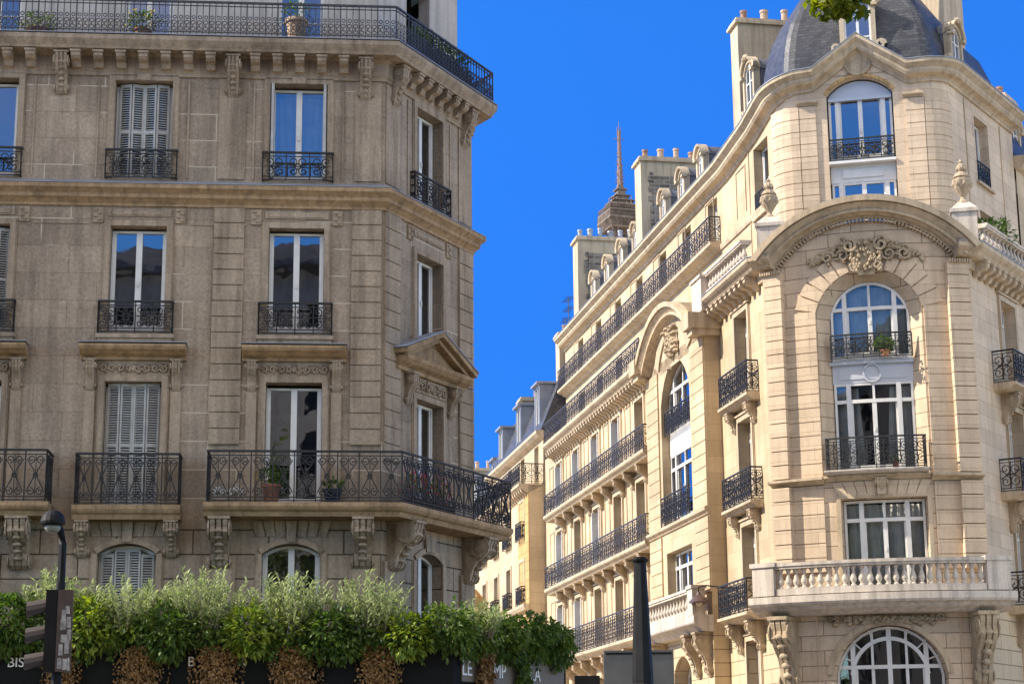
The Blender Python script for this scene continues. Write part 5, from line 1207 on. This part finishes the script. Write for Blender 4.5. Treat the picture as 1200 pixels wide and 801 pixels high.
def chimney(par, fr, u0, u1, d0, d1, z0, z1, pots, m='right_trim', brick=True, pm='pot'):
    mb = MB(); mb.box(fr, u0, u1, d1, d0, z0, z1); mb.box(fr, u0 - .10, u1 + .10, d1 - .10, d0 + .10, z1, z1 + .10); mb.box(fr, u0 - .05, u1 + .05, d1 - .05, d0 + .05, z1 + .10, z1 + .2)
    o = mb.build('chimney', m, par)
    if brick:
        bb = MB(); bb.box(fr, u1 + .001, u1 + .04, d1 + .2, d0 - .45, z0, z1 - .6)
        r = random.Random(int(z1 * 10)); z = z0
        while z < z1 - .65: bb.box(fr, u1 + .001, u1 + .04, d0 - .5, d0 - .5 + r.choice([0.02, .14, .2]), z, z + .2); z += .2
        bb.build('brick_patch', 'old_brick', o)
    for k in range(pots):
        t = (k + .5) / pots; c = MB(); r_ = .11 + .02 * (k % 2); c.lathe(fr, (u0 + u1) / 2, d0 + (d1 - d0) * t, z1 + .2, [(r_, 0), (r_ * .95, .32 + .06 * (k % 3)), (r_ * 1.15, .34 + .06 * (k % 3)), (r_ * 1.1, .42 + .06 * (k % 3)), (r_ * .8, .42 + .06 * (k % 3))], 10)
        c.build('chimney_pot', ('pale_pot' if k % 3 else 'chimney_clay') if pm == 'pot' else pm, o)
    return o
chimney(RBD, FL, -19.7, -18.75, -1.35, -5.2, 21, 25.25, 6); chimney(RBD, FL, -31.4, -30.4, -1.35, -4.2, 20.8, 25.35, 6, pm='zinc')
chimney(RBD, FL, -7.3, -6.5, -1.6, -5.2, 21, 26.0, 5, brick=False)
chimney(RBD, PT, RW + 4.6, RW + 6.4, -1.0, -3.5, 21, 27.5, 4, brick=False)
# --- television aerials
def aerial(par, x, y, z, h, seed):
    r = random.Random(seed); mb = MB(); mb.tube([(x, y, z), (x, y, z + h)], .022, 4)
    a = r.uniform(0, 3.1); c, s_ = cos(a), sin(a)
    for zz in (z + h - .08, z + h - .55):
        mb.tube([(x - .5 * c, y - .5 * s_, zz), (x + .7 * c, y + .7 * s_, zz)], .014, 4)
        for k in range(6): q = -.45 + .2 * k; mb.tube([(x + q * c - .2 * s_, y + q * s_ + .2 * c, zz), (x + q * c + .2 * s_, y + q * s_ - .2 * c, zz)], .010, 4)
    return mb.build('aerial', 'iron_grey', par)
# --- side wing details: surrounds, balconies, brackets
def surr(fr, a, z0, z1, m='right_trim', w_=1.24, d=0.0, rise=0):
    mb = MB(); surround(mb, fr, a, w_, z0, z1, .14, .06, rise, d); mb.box(fr, a - .9, a + .9, d + .002, d + .10, z1 + .16, z1 + .22); return mb.build('window_surround', m, RBD)
for a in AXL:
    for z0, z1 in ((6.3, 8.65), (9.4, 11.8), (12.55, 14.75)): surr(FL, a, z0, z1)
    window(RBD, FL, a, 6.32, 1.22, 2.3, d=-.3, trans=8.1, curtain=.4); window(RBD, FL, a, 9.42, 1.22, 2.35, d=-.3, trans=11.2, curtain=.5); window(RBD, FL, a, 12.57, 1.22, 2.15, d=-.3); window(RBD, FL, a, 2.82, 1.2, 2.4, d=-.3)
    for z0, h in ((15.97, 1.85), (18.77, 1.46)): window(RBD, PT, a + sL, z0, 1.08, h, d=-.28, curtain=random.choice([0, .4, .9]))
    for zz, hh in ((6.34, 2.2), (9.44, 2.25), (12.6, 2.05)):
        q = random.random()
        if q < .35:
            mb = MB(); hb = hh * random.uniform(.3, .95); mb.box(FL, a - .52, a + .52, -.44, -.42, zz + hh - hb, zz + hh); mb.build('blind', 'cloth', RBD)
        elif q < .65:
            for s_ in (-1, 1):
                mb = MB(); mb.box(FL, a + s_ * .585 - .03, a + s_ * .585 + .03, -.26, .12, zz, zz + hh); mb.build('shutter', 'white', RBD)
for z0, h in ((15.97, 1.85), (18.77, 1.46)): window(RBD, PT, BC + sL, z0, 1.08, h, d=-.28)
window(RBD, PT, -2.85 + sL, 18.37, 1.36, 2.1, d=-.3); window(RBD, PT, -2.85 + sL, 15.97, 1.36, 1.75, d=-.3)
rail_path(RBD, [w2(PT, -3.5 + sL, .02), w2(PT, -2.2 + sL, .02)], 18.38, .62, 'lyre', name='window_guard', pitch_=.4)
mb = MB(); mb.box(PT, -3.7 + sL, -2.0 + sL, .001, .09, 18.18, 18.30); mb.box(PT, -4.05 + sL, -4.0 + sL, .001, .03, 15.9, 20.7); mb.build('sill', 'right_trim', RBD)
window(RBD, PT, -11.3 + sL, 18.77, 1.08, 1.46, d=-.28)
mb = MB()
for k in range(6):                    # flat pilaster strips and sunk panels between the window bays
    u = -12.9 - 3.5 * k
    if k == 0: u = -12.75
    mb = MB()
    for z0, z1 in ((6.4, 8.9), (9.5, 11.9), (12.6, 14.8)):
        mb.box(FL, u - .42, u - .38, .001, .03, z0, z1); mb.box(FL, u + .38, u + .42, .001, .03, z0, z1); mb.box(FL, u - .42, u + .42, .001, .03, z1, z1 + .04)
    mb.build('wall_panel', 'right_trim', RBD)
for k in range(8):
    u = -4.9 - 3.5 * k + sL
    mb = MB()
    if u > 0:
        mb.box(PT, u - .5, u - .46, .001, .03, 18.8, 20.3); mb.box(PT, u + .46, u + .5, .001, .03, 18.8, 20.3); mb.box(PT, u - .5, u + .5, .001, .03, 20.3, 20.34)
        mb.build('wall_panel', 'right_trim', RBD)
for z, hh in ((6.2, 1.0), (9.35, .9), (12.5, .85)):
    dd = .80 if z < 7 else .62
    mb = MB(); ue = -28.9 if z < 7 else -29.4; mb.sweep([w2(FL, ue, 0), w2(FL, BU0 - .35, 0)], [(0, z - .28), (dd * .75, z - .26), (dd * .85, z - .18), (dd * .95, z - .14), (dd, z - .10), (dd, z), (0, z + .005)]); o = mb.build('balcony', 'right_trim', RBD)
    rail_path(o, [w2(FL, ue, 0), w2(FL, ue, dd - .06), w2(FL, BU0 - .42, dd - .06), w2(FL, BU0 - .42, 0)], z + .01, hh, 'lyre', pitch_=.62, mt='iron_mid', t=.017)
    for a in AXL:
        for s in (-1, 1):
          if a + s * .95 > -29.2: console(RBD, FL, a + s * .95, .24, z - .28, .62 if z > 7 else .8, dd * .72, 'right_trim', leafy=False)
mb = MB(); mb.sweep([w2(PT, 0, 0), w2(PT, -7.2 + sL, 0)], [(0, 18.28), (.10, 18.30), (.18, 18.38), (.30, 18.42), (.40, 18.48), (.40, 18.58), (0, 18.60)]); o = mb.build('balcony', 'right_trim', RBD, 'long upper balcony under the eaves')
rail_path(o, [w2(PT, 0, .36), w2(PT, -7.3 + sL, .36), w2(PT, -7.3 + sL, 0)], 18.60, .86, 'lyre', pitch_=.62, mt='iron_mid', t=.017)
rail_path(RBD, [w2(FL, -29.4, 0), w2(FL, -29.4, .52), w2(FL, BU0 - .9, .52)], 15.67, .86, 'lyre', name='balcony_railing', pitch_=.62, mt='iron_mid', t=.017)
mb = MB(); mb.sweep([w2(PT, 0, 0), w2(PT, uA - .1, 0)], [(0, 18.3), (.05, 18.3), (.07, 18.4), (.07, 18.48), (0, 18.5)]); mb.build('string_course', 'right_trim', RBD)
# corner axis beside the front, and right-hand side
for (fr, a, u0, u1, dds, cc) in ((FL, AC, AC - 1.4, AC + 1.35, (.64, .40, .40), .35), (FR, 3.15, 1.6, 4.7, (.66, .66, .66), 0), (FR, 6.3, 5.1, 7.5, (.66, .66, .66), 0)):
    for (z0, z1), dd, zb in zip(((6.3, 8.6), (9.45, 11.7), (12.6, 14.9)), dds, (6.0, 9.15, 12.25)):
        surr(fr, a, z0, z1); window(RBD, fr, a, z0 + .02, 1.22, z1 - z0 - .05, d=-.32, trans=z1 - .55, curtain=.35 if zb > 12 else 0)
        mb = MB(); mb.mould(fr, [u0 - .06, u1 + .06], [(0, zb - .22), (dd * .6, zb - .2), (dd * .8, zb - .12), (dd, zb - .08), (dd, zb + .0), (0, zb + .005)]); o = mb.build('balcony', 'right_trim', RBD)
        rail_path(o, [w2(fr, u0, 0), w2(fr, u0, dd - .05), w2(fr, u1, dd - .05), w2(fr, u1, 0)], zb + .01, .92, 'lyre', pitch_=.42)
        for s in (-1, 1): console(RBD, fr, a + s * .92, .24, zb - .22, .85 if dd > .5 else .6, dd * .78, 'right_trim')
    surr(fr, a, 2.8, 5.3, w_=1.2); window(RBD, fr, a, 2.82, 1.18, 2.4, d=-.3)
# --- arched bay on the side street
mb = MB(); mb.arch(FL, BC, 14.80, 2.95, 1.25, AP, 30); 
for u0, u1 in ((BU0 - .35, BU0 + .45), (BU1 - .45, BU1 + .25)): mb.box(FL, u0, u1, .0, BD + .55, 14.95, 15.45); mb.box(FL, u0 + .06, u1 - .06, 0, BD + .42, 14.75, 14.95)
fs = [(d + BD, z) for d, z in []]
us = frange(BC - 2.95, BC + 2.95, .25); i = mb.add(FL, [p for u in us for p in ((u, BD, 14.6), (u, BD, 14.82 + archz(u - BC, 2.95, 1.25)))])
for k in range(len(us) - 1): mb.face(i + 2 * k, i + 2 * k + 2, i + 2 * k + 3, i + 2 * k + 1)
AP2 = [(o, d * .72 + BD) if d > 0 else (o, 0) for o, d in AP]; mb.arch(FL, BC, 14.80, 2.95, 1.25, AP2, 30); mb.build('arched_cornice', 'right_trim', RBD)
mb = MB(); mb.arch(FL, BC, 14.75, 1.78, 1.1, [(0, BD), (0, BD + .06), (.5, BD + .06), (.5, BD)], 24); rr = random.Random(21)
for k in range(50): blob(mb, FL, BC + rr.gauss(0, .32), BD + .05, 15.35 + rr.gauss(0, .28), .10, .16, .10, 5)
mb.build('carved_keystone', 'right_carved', RBD)
for a, b in ((BU0 + .02, BU0 + 1.5), (BU1 - 1.5, BU1 - .02)): rustic(RBD, FL, a, b, 9.5, 14.75, 'right_wall', .40, .05, .028, d=BD); rustic(RBD, FL, a, b, 6.9, 9.2, 'right_wall', .40, .05, .028, d=BD)
band(RBD, Line(PR0, 169.5, BD), BU0 - .05, BU1 + .05, 9.25, 9.45, .16, 'right_trim')
window(RBD, FL, BC, 9.55, 3.4, 2.3, d=BD - .30, trans=11.35, side=.7); window(RBD, FL, BC, 12.5, 3.4, 2.2, rise=1.1, d=BD - .30, trans=13.95, side=.7); window(RBD, FL, BC, 6.32, 2.96, 2.26, d=BD - .30, trans=8.1, side=.6)
window(RBD, FL, BC, 1.02, 1.96, 4.1, rise=.5, d=BD - .46, trans=4.3)
mb = MB(); mb.box(FL, BC - 1.7, BC + 1.7, BD - .36, BD - .27, 11.85, 12.5); mb.build('spandrel_panel', 'white', RBD)
rail_path(RBD, [w2(FL, BC - 1.7, BD - .1), w2(FL, BC + 1.7, BD - .1)], 12.5, .78, 'lyre', name='window_guard', pitch_=.42); rail_path(RBD, [w2(FL, BC - 1.7, BD + .1), w2(FL, BC + 1.7, BD + .1)], 9.5, .9, 'lyre', name='window_guard', pitch_=.42)
mb = MB(); f5 = Line(PR0, 169.5, BD); mb.mould(f5, [BU0 - .2, BU1 + .1], [(0, 5.72), (.3, 5.74), (.42, 5.85), (.6, 5.96), (.62, 6.0), (.62, 6.2), (0, 6.22)]); mb.build('balcony', 'pale_stone', RBD, 'stone balcony of the arched bay')
balustrade(RBD, f5, BU0 + .6, BU1 - .55, .46, 6.21, .82, 16)
for u in (BU0 + .3, BU1 - .28):
    mb = MB(); mb.box(f5, u - .28, u + .28, .22, .62, 6.21, 7.0); mb.box(f5, u - .32, u + .32, .18, .66, 7.0, 7.1); mb.build('pedestal', 'pale_stone', RBD)
for u in (BU1 - .3, BU1 - 1.5, BU0 + .4, BU0 + 1.5): console(RBD, f5, u, .34, 5.72, 1.3, .52, 'right_carved')
# lamp hung beside the bay
p = FL(BU1 + .12, .95, 6.75); wl_ = thing('wall_lamp', p, 'small conical lamp on a bracket at the corner of the sunlit arched bay', 'wall lamp')
mb = MB(); mb.lathe(WF, p[0], -p[1], 6.55, [(.30, 0), (.30, .03), (.20, .14), (.08, .24), (.05, .32)], 14); mb.build('shade', simple('brown_enamel', (.10, .06, .05), .4), wl_)
mb = MB(); mb.tube([(p[0], p[1], 6.85), (p[0], p[1], 7.02), (p[0] + .25, p[1] - .03, 7.06), FL(BU1 + .5, .02, 6.95)], .022, 6); mb.build('bracket', 'black_paint', wl_)
mb = MB(); mb.lathe(WF, p[0], -p[1], 6.46, [(.02, 0), (.09, .03), (.10, .09)], 10); mb.build('bulb_glass', simple('opal_glass', (.7, .62, .5), .3), wl_)
# plants on the right building
pot_plant(FR(2.4, -.1, 15.95), 'dark bushy plant leaning over the stone balustrade at the right edge', .25, .6, n=500, fr_=.75, fh=.45, seed=9, L=.16)
pot_plant(FA(NC + .4, -.05, 12.82), 'round green plant in the iron guard of the arched white window', .12, .15, n=150, fr_=.28, fh=.22, seed=10)
pot_plant(FA(NC + .5, .2, 9.64), 'small red-potted plant on the curved iron balcony', .10, .18, n=30, fr_=.10, fh=.06, seed=12)

# ============================================================ NEIGHBOUR AT THE RIGHT EDGE
NBR = thing('apartment_building', FR(8, -.5, 0), 'lower cream building with dormer and chimney pots just inside the right edge', 'apartment building', )
NU = 7.36; fN = Line(PRR, 33.5, -.75)
mb = MB(); wall(mb, fN, NU, 22, 15.4, 20.6, [(NU + .9 + 2.9 * k, NU + 2.0 + 2.9 * k, 17.6, 19.8, 0) for k in range(4)], .35); mb.build('wall', 'right_wall', NBR)
mb = MB(); mb.sweep([w2(fN, NU, 0), w2(fN, 22, 0)], [(0, 20.3), (.15, 20.35), (.3, 20.5), (.45, 20.6), (.45, 20.75), (-.2, 20.8)]); mb.build('cornice', 'right_trim', NBR)
mb = MB(); mb.sweep([w2(fN, NU, 0), w2(fN, 22, 0)], [(0, 20.8), (-.8, 23), (-4, 23.4)]); mb.build('roof', 'slate', NBR)
for k in range(4): window(NBR, fN, NU + 1.45 + 2.9 * k, 17.62, 1.08, 2.15, d=-.28)
dormer(NBR, fN, NU + 1.2, 21.0, .8, 1.4, -.3); chimney(NBR, fN, NU + 2.2, NU + 3.2, -.9, -4, 21, 23.6, 5, brick=False)

# ============================================================ BUILDINGS DOWN THE STREET
def street_building(name, label, u0, u1, d, z_low, z_eave, axes, seed, m='right_wall', dset=.7, bal=True):
    f = Line(PR0, 169.5, d); t = thing(name, f((u0 + u1) / 2, 0, 0), label, 'apartment building'); mb = MB(); ops = []; zz = [(3.0, 5.2), (6.0, 8.2), (9.0, 11.0), (11.9, 13.7)]
    for a in axes:
        for z0, z1 in zz: ops.append((a - .55, a + .55, z0, z1, 0))
    wall(mb, f, u0, u1, 0, z_low, ops, .3); i = mb.add(f, [(u1, 0, 0), (u1, -8, 0), (u1, -8, z_low), (u1, 0, z_low)]); mb.face(i, i + 1, i + 2, i + 3); mb.build('wall', m, t)
    mb = MB(); up = [(a - .5, a + .5, z_low + .2, z_eave - .4, 0) for a in axes]; wall(mb, f, u0, u1, z_low, z_eave, up, .3, -dset); i = mb.add(f, [(u1, -dset, z_low), (u1, -8, z_low), (u1, -8, z_eave), (u1, -dset, z_eave)]); mb.face(i, i + 1, i + 2, i + 3); mb.build('wall', m, t)
    mb = MB(); mb.box(f, u0, u1, -9, -1.2, 0, z_eave - .2); mb.build('interior', 'room', t)
    mb = MB(); mb.mould(f, [u0, u1], [(0, z_low - .35), (.1, z_low - .3), (.3, z_low - .15), (.45, z_low - .05), (.45, z_low + .05), (-.8, z_low + .06)]); modillions(mb, f, frange(u0 + .3, u1 - .3, .5), .2, z_low - .5, z_low - .12, .0, .3)
    mb.mould(f, [u0, u1], [(0, 8.7), (.2, 8.75), (.28, 8.9), (.28, 9.0), (0, 9.02)]); mb.build('cornice', 'right_trim', t)
    mb = MB(); g = Line(PR0, 169.5, d - dset); mb.mould(g, [u0, u1 + .1], [(0, z_eave - .3), (.2, z_eave - .2), (.35, z_eave - .05), (.35, z_eave + .08), (-.3, z_eave + .1)]); mb.build('cornice', 'right_trim', t)
    mb = MB(); mb.mould(g, [u0, u1], [(.1, z_eave + .1), (-.9, z_eave + 2.6), (-4, z_eave + 3.1)]); mb.build('roof', 'slate', t)
    for a in axes:
        for z0, z1 in zz:
            window(t, f, a, z0 + .02, 1.08, z1 - z0 - .05, d=-.25)
        window(t, g, a, z_low + .22, .98, z_eave - z_low - .65, d=-.25)
        mb = MB(); surround(mb, f, a, 1.1, 3, 5.2); surround(mb, f, a, 1.1, 6, 8.2); surround(mb, f, a, 1.1, 9, 11.0); surround(mb, f, a, 1.1, 11.9, 13.7); mb.build('window_surround', 'right_trim', t)
        if bal:
            for z in (6.0, 9.05, 11.95): rail_path(t, [w2(f, a - .7, 0), w2(f, a - .7, .2), w2(f, a + .7, .2), w2(f, a + .7, 0)], z, .8, 'lyre', name='window_guard', pitch_=.5)
    rail_path(t, [w2(f, u0, .38), w2(f, u1 - .05, .38), w2(f, u1 - .05, -dset)], z_low + .07, .9, 'lyre', name='balcony_railing', pitch_=.5)
    return t, f, g
B3, f3, g3 = street_building('apartment_building', 'narrow cream building with tall grey dormers and a railed ledge, beyond the corner building', -46, -32.0, .75, 14.3, 16.7, [-33.6, -37.0, -40.4, -43.8], 1)
mb = MB(); mb.box(f3, -34.6, -32.0 + .02, .0, .02, 0, 14); mb.build('pilaster', 'ochre', B3)
def shed_dormer(par, fr, uc, z0, w_, h, d):
    mb = MB(); a = w_ / 2
    for s in (-1, 1): mb.box(fr, *sorted((uc + s * a, uc + s * (a + .12))), d - 1.6, d, z0, z0 + h)
    mb.box(fr, uc - a, uc + a, d - .1, d - .02, z0 + h - .15, z0 + h); o = mb.build('dormer', 'zinc', par)
    rb = MB(); rb.box(fr, uc - a - .25, uc + a + .25, d - 1.9, d + .15, z0 + h, z0 + h + .1); rb.build('dormer_roof', 'zinc', o)
    wb = MB()
    for s in (-1, 0, 1): wb.box(fr, uc + s * (a - .04) - .04, uc + s * (a - .04) + .04, d - .12, d - .05, z0, z0 + h - .15)
    wb.box(fr, uc - a, uc + a, d - .12, d - .05, z0, z0 + .08); wb.build('window_frame', 'white', o); g = MB(); i = g.add(fr, [(uc - a, d - .1, z0), (uc + a, d - .1, z0), (uc + a, d - .1, z0 + h), (uc - a, d - .1, z0 + h)]); g.face(i, i + 1, i + 2, i + 3); g.build('pane', 'glass', o)
for a, h in ((-33.8, 2.3), (-38.5, 2.2), (-43.5, 2.0)): shed_dormer(B3, g3, a, 16.9, 1.0, h, -.1)
chimney(B3, g3, -33.2, -32.4, -.9, -3.0, 17, 21.3, 3, brick=False); chimney(B3, g3, -41.2, -40.2, -.6, -5.5, 17, 19.8, 3, m='opp')
B4, f4, g4 = street_building('apartment_building', 'far pale building with sloping slate roof glimpsed beside the left building\'s corner', -70, -46.2, .2, 13.4, 16.0, [-48.5, -52, -55.5, -59, -62.5, -66], 2, bal=False)
for a in (-49, -55): shed_dormer(B4, g4, a, 16.2, 1.1, 2.0, -.1)
for u, d, z, h in ((-33.0, -2.2, 21.4, 1.9), (-34.6, -2.4, 19.5, 3.2), (-36.2, -2.6, 19.5, 2.6), (-41.0, -4, 20.0, 1.6)):
    p = f3(u, d, z); aerial(B3, p[0], p[1], z, h, int(-u))
chimney(B4, g4, -62.2, -61, -.3, -3, 16, 19.6, 4, brick=False)
fo = Line(PR0, 169.5, .9)
mb = MB(); u, d = -41.5, 1.05; mb.lathe(fo, u, d, 0, [(1.0, 0), (1.0, 7.0), (1.15, 7.1), (1.15, 7.4), (.95, 7.5), (.95, 9.0), (1.12, 9.1), (1.12, 9.35), (.9, 9.5), (.72, 10.1), (.4, 10.5), (.1, 10.7)], 14); mb.build('corner_turret', 'ochre', B3)

# ============================================================ IRON TOWER FAR AWAY
ET = thing('lattice_tower', (55.5, 900, 0), 'top of a very tall brown lattice iron tower with antenna mast, far behind the chimneys', 'tower')
fe = Line((55.5, 900), 72)
mb = MB()
def leg_lat(mb, z0, z1, w0, w1, n):
    for s1 in (-1, 1):
        for s2 in (-1, 1):
            mb.tube([Vector(fe(s1 * w0, s2 * w0, z0)), Vector(fe(s1 * w1, s2 * w1, z1))], .7, 5)
    for k in range(n):
        a, b = k / n, (k + 1) / n; wa, wb_ = w0 + (w1 - w0) * a, w0 + (w1 - w0) * b; za, zb = z0 + (z1 - z0) * a, z0 + (z1 - z0) * b
        for (p, q) in (((-1, -1), (1, -1)), ((1, -1), (1, 1)), ((1, 1), (-1, 1)), ((-1, 1), (-1, -1))):
            mb.tube([Vector(fe(p[0] * wa, p[1] * wa, za)), Vector(fe(q[0] * wb_, q[1] * wb_, zb))], .28, 4); mb.tube([Vector(fe(q[0] * wa, q[1] * wa, za)), Vector(fe(p[0] * wb_, p[1] * wb_, zb))], .28, 4); mb.tube([Vector(fe(p[0] * wa, p[1] * wa, za)), Vector(fe(q[0] * wa, q[1] * wa, za))], .25, 4)
leg_lat(mb, 116, 200, 17, 8.5, 10); leg_lat(mb, 200, 268, 8.5, 5.2, 12); leg_lat(mb, 0, 116, 56, 17, 7)
for s in (-1, 1):
    for q in (-1, 1): mb.tube([Vector(fe(s * 5.2, q * 5.2, 255)), Vector(fe(s * 5.8, q * 5.8, 262)), Vector(fe(s * 8.2, q * 8.2, 269))], .5, 5); mb.tube([Vector(fe(s * .5, q * 5.3, 258)), Vector(fe(s * 2.5, q * 6.3, 264)), Vector(fe(s * 6, q * 8.2, 269))], .35, 5)
mb.build('lattice_shaft', 'tower_iron', ET)
mb = MB()
def sq(z0, z1, w0, w1): mb.mould(World_(), [0], [(0, 0)]) if False else None
def frus(mb, z0, z1, w0, w1):
    i = mb.add(fe, [(s * w, t * w, z) for z, w in ((z0, w0), (z1, w1)) for s, t in ((-1, 1), (1, 1), (1, -1), (-1, -1))])
    for q in range(4): mb.face(i + q, i + (q + 1) % 4, i + 4 + (q + 1) % 4, i + 4 + q)
    mb.face(i, i + 1, i + 2, i + 3); mb.face(i + 4, i + 5, i + 6, i + 7)
for a in ((267.6, 268.4, 8.3, 8.6), (272.3, 273.2, 9.3, 9.3), (268.4, 272.3, 7.4, 7.8), (273.2, 276.4, 6.9, 6.9), (276.4, 277.1, 9.0, 9.0), (277.1, 279.8, 6.0, 5.8), (279.8, 280.4, 8.2, 7.8), (280.4, 282.6, 5.0, 4.4), (282.6, 283.2, 5.8, 5.6), (283.2, 285.5, 3.6, 3.0), (285.5, 286.1, 4.2, 4.0), (286.1, 289, 2.2, 1.9), (289, 289.6, 2.9, 2.9), (289.6, 292, 1.7, 1.3)): frus(mb, *a)
mb.build('summit_cabin', 'tower_iron', ET)
mb = MB(); r = random.Random(3)
for k in range(46):
    a = -1 + 2 * (k % 23) / 22.; s = 1 if k < 23 else -1
    mb.tube([fe(a * 8.8, s * 8.8, 277.6), fe(a * 8.8, s * 8.8, 279.7)], .12, 4); mb.tube([fe(s * 8.8, a * 8.8, 277.6), fe(s * 8.8, a * 8.8, 279.7)], .12, 4); mb.tube([fe(a * 8.9, s * 8.9, 268.6), fe(a * 9.1, s * 9.1, 272.5)], .14, 4)
for k in range(46):
    a, b = r.uniform(-8, 8), r.uniform(-8, 8); q = r.choice([277.2, 280.3, 282.8]); mb.tube([fe(a, b, q), fe(a, b, q + 1 + r.random() * 2.6 * (1 - max(abs(a), abs(b)) / 11))], .2, 4)
for k in range(31):
    a = -1 + 2 * k / 30.
    for s in (-1, 1):
        for (z0, z1, w0, w1) in ((268.4, 272.3, 8.6, 9.3), (273.2, 276.4, 9.2, 9.0)):
            mb.tube([fe(a * w0, s * w0, z0), fe(a * w1, s * w1, z1)], .13, 4); mb.tube([fe(s * w0, a * w0, z0), fe(s * w1, a * w1, z1)], .13, 4)
for z, w_ in ((270.3, 8.95), (274.8, 9.1), (279.3, 8.8), (278.4, 8.8)):
    for s in (-1, 1): mb.tube([fe(-w_, s * w_, z), fe(w_, s * w_, z)], .16, 4); mb.tube([fe(s * w_, -w_, z), fe(s * w_, w_, z)], .16, 4)
for k in range(30):
    b = 2.4 * k; z = 290 + k * .75; l = 2.6 - .04 * k; mb.tube([fe(0, 0, z), fe(l * cos(b), l * sin(b), z + .5)], .3, 4)
mb.build('gallery_railing', 'tower_iron', ET)
mb = MB(); mb.tube([fe(0, 0, 290), fe(0, 0, 303)], 1.6, 8, 1.2); mb.tube([fe(0, 0, 303), fe(0, 0, 321)], 1.0, 8, .8); mb.tube([fe(0, 0, 320), fe(0, 0, 326)], .3, 6, .12)
for z, l in ((303, 2.0), (316.5, 2.6), (298, 2.2), (295, 2.4)):
    for a in (0, pi / 2): mb.tube([fe(-l * cos(a), -l * sin(a), z), fe(l * cos(a), l * sin(a), z)], .22, 4)
for s in (-.9, .9): mb.tube([fe(s, 0, 318), fe(s, 0, 323)], .15, 4)
mb.build('antenna_mast', simple('reddish_mast', (.20, .13, .11), .7), ET)

# ============================================================ TREES BEHIND AND BESIDE THE CAMERA, OPPOSITE SIDE OF THE PLACE
t = limb_tree((6.6, 9.5, 0), 11, 'plane tree whose green leaves hang into the top edge of the photo', 2.0, 31, n=5000, leaf=.17, reach=[(6.6, 9.5, 6.8), (5.0, 10.6, 8.0), (3.0, 11.6, 7.7), (2.5, 12.0, 7.15)])
mb = MB(); r = random.Random(8)
for k in range(260):
    p = Vector((2.29 + r.gauss(0, .085), 12.0 + r.uniform(-.15, .15), 6.73 + abs(r.gauss(0, .13)))); mb.leaf(p, rv3(r) + Vector((0, 0, -.7)), (rv3(r) + Vector((0, -.8, .6))), .085, .075)
mb.tube([(2.5, 12.0, 7.15), (2.42, 12, 6.98), (2.29, 12, 6.72)], .012, 4); mb.tube([(2.42, 12.0, 7.0), (2.30, 11.95, 6.88), (2.16, 11.95, 6.80)], .008, 4)
mb.build('leaf_spray', 'leaf_tree', t)
limb_tree((-5.5, -1.5, 0), 15.5, 'plane tree mirrored in the windows of the left building', 3.6, 33, n=7000, leaf=.26)
limb_tree((-14, 0.5, 0), 14.5, 'second plane tree mirrored in the left building\'s windows', 3.4, 34, n=7000, leaf=.26)
OB = thing('apartment_building', (0, -18, 0), 'pale building across the place, mirrored in window panes', 'apartment building')
fo = Line((32, -10), 257); mb = MB(); ops = [(a - .6, a + .6, z, z + 2.3, 0) for a in frange(2, 68, 3.4) for z in (4, 7.3, 10.6, 13.9, 17.2, 20.6, 24.2)]
wall(mb, fo, 0, 70, 0, 28.5, ops, .3); mb.build('wall', 'opp', OB); mb = MB(); mb.box(fo, 0, 70, -10, -.4, 0, 28); mb.build('interior', 'room', OB)
mb = MB(); mb.mould(fo, [0, 70], [(0, 28.3), (.5, 28.45), (.5, 28.7), (-.6, 30), (-8, 31)]); mb.build('roof', 'slate', OB)
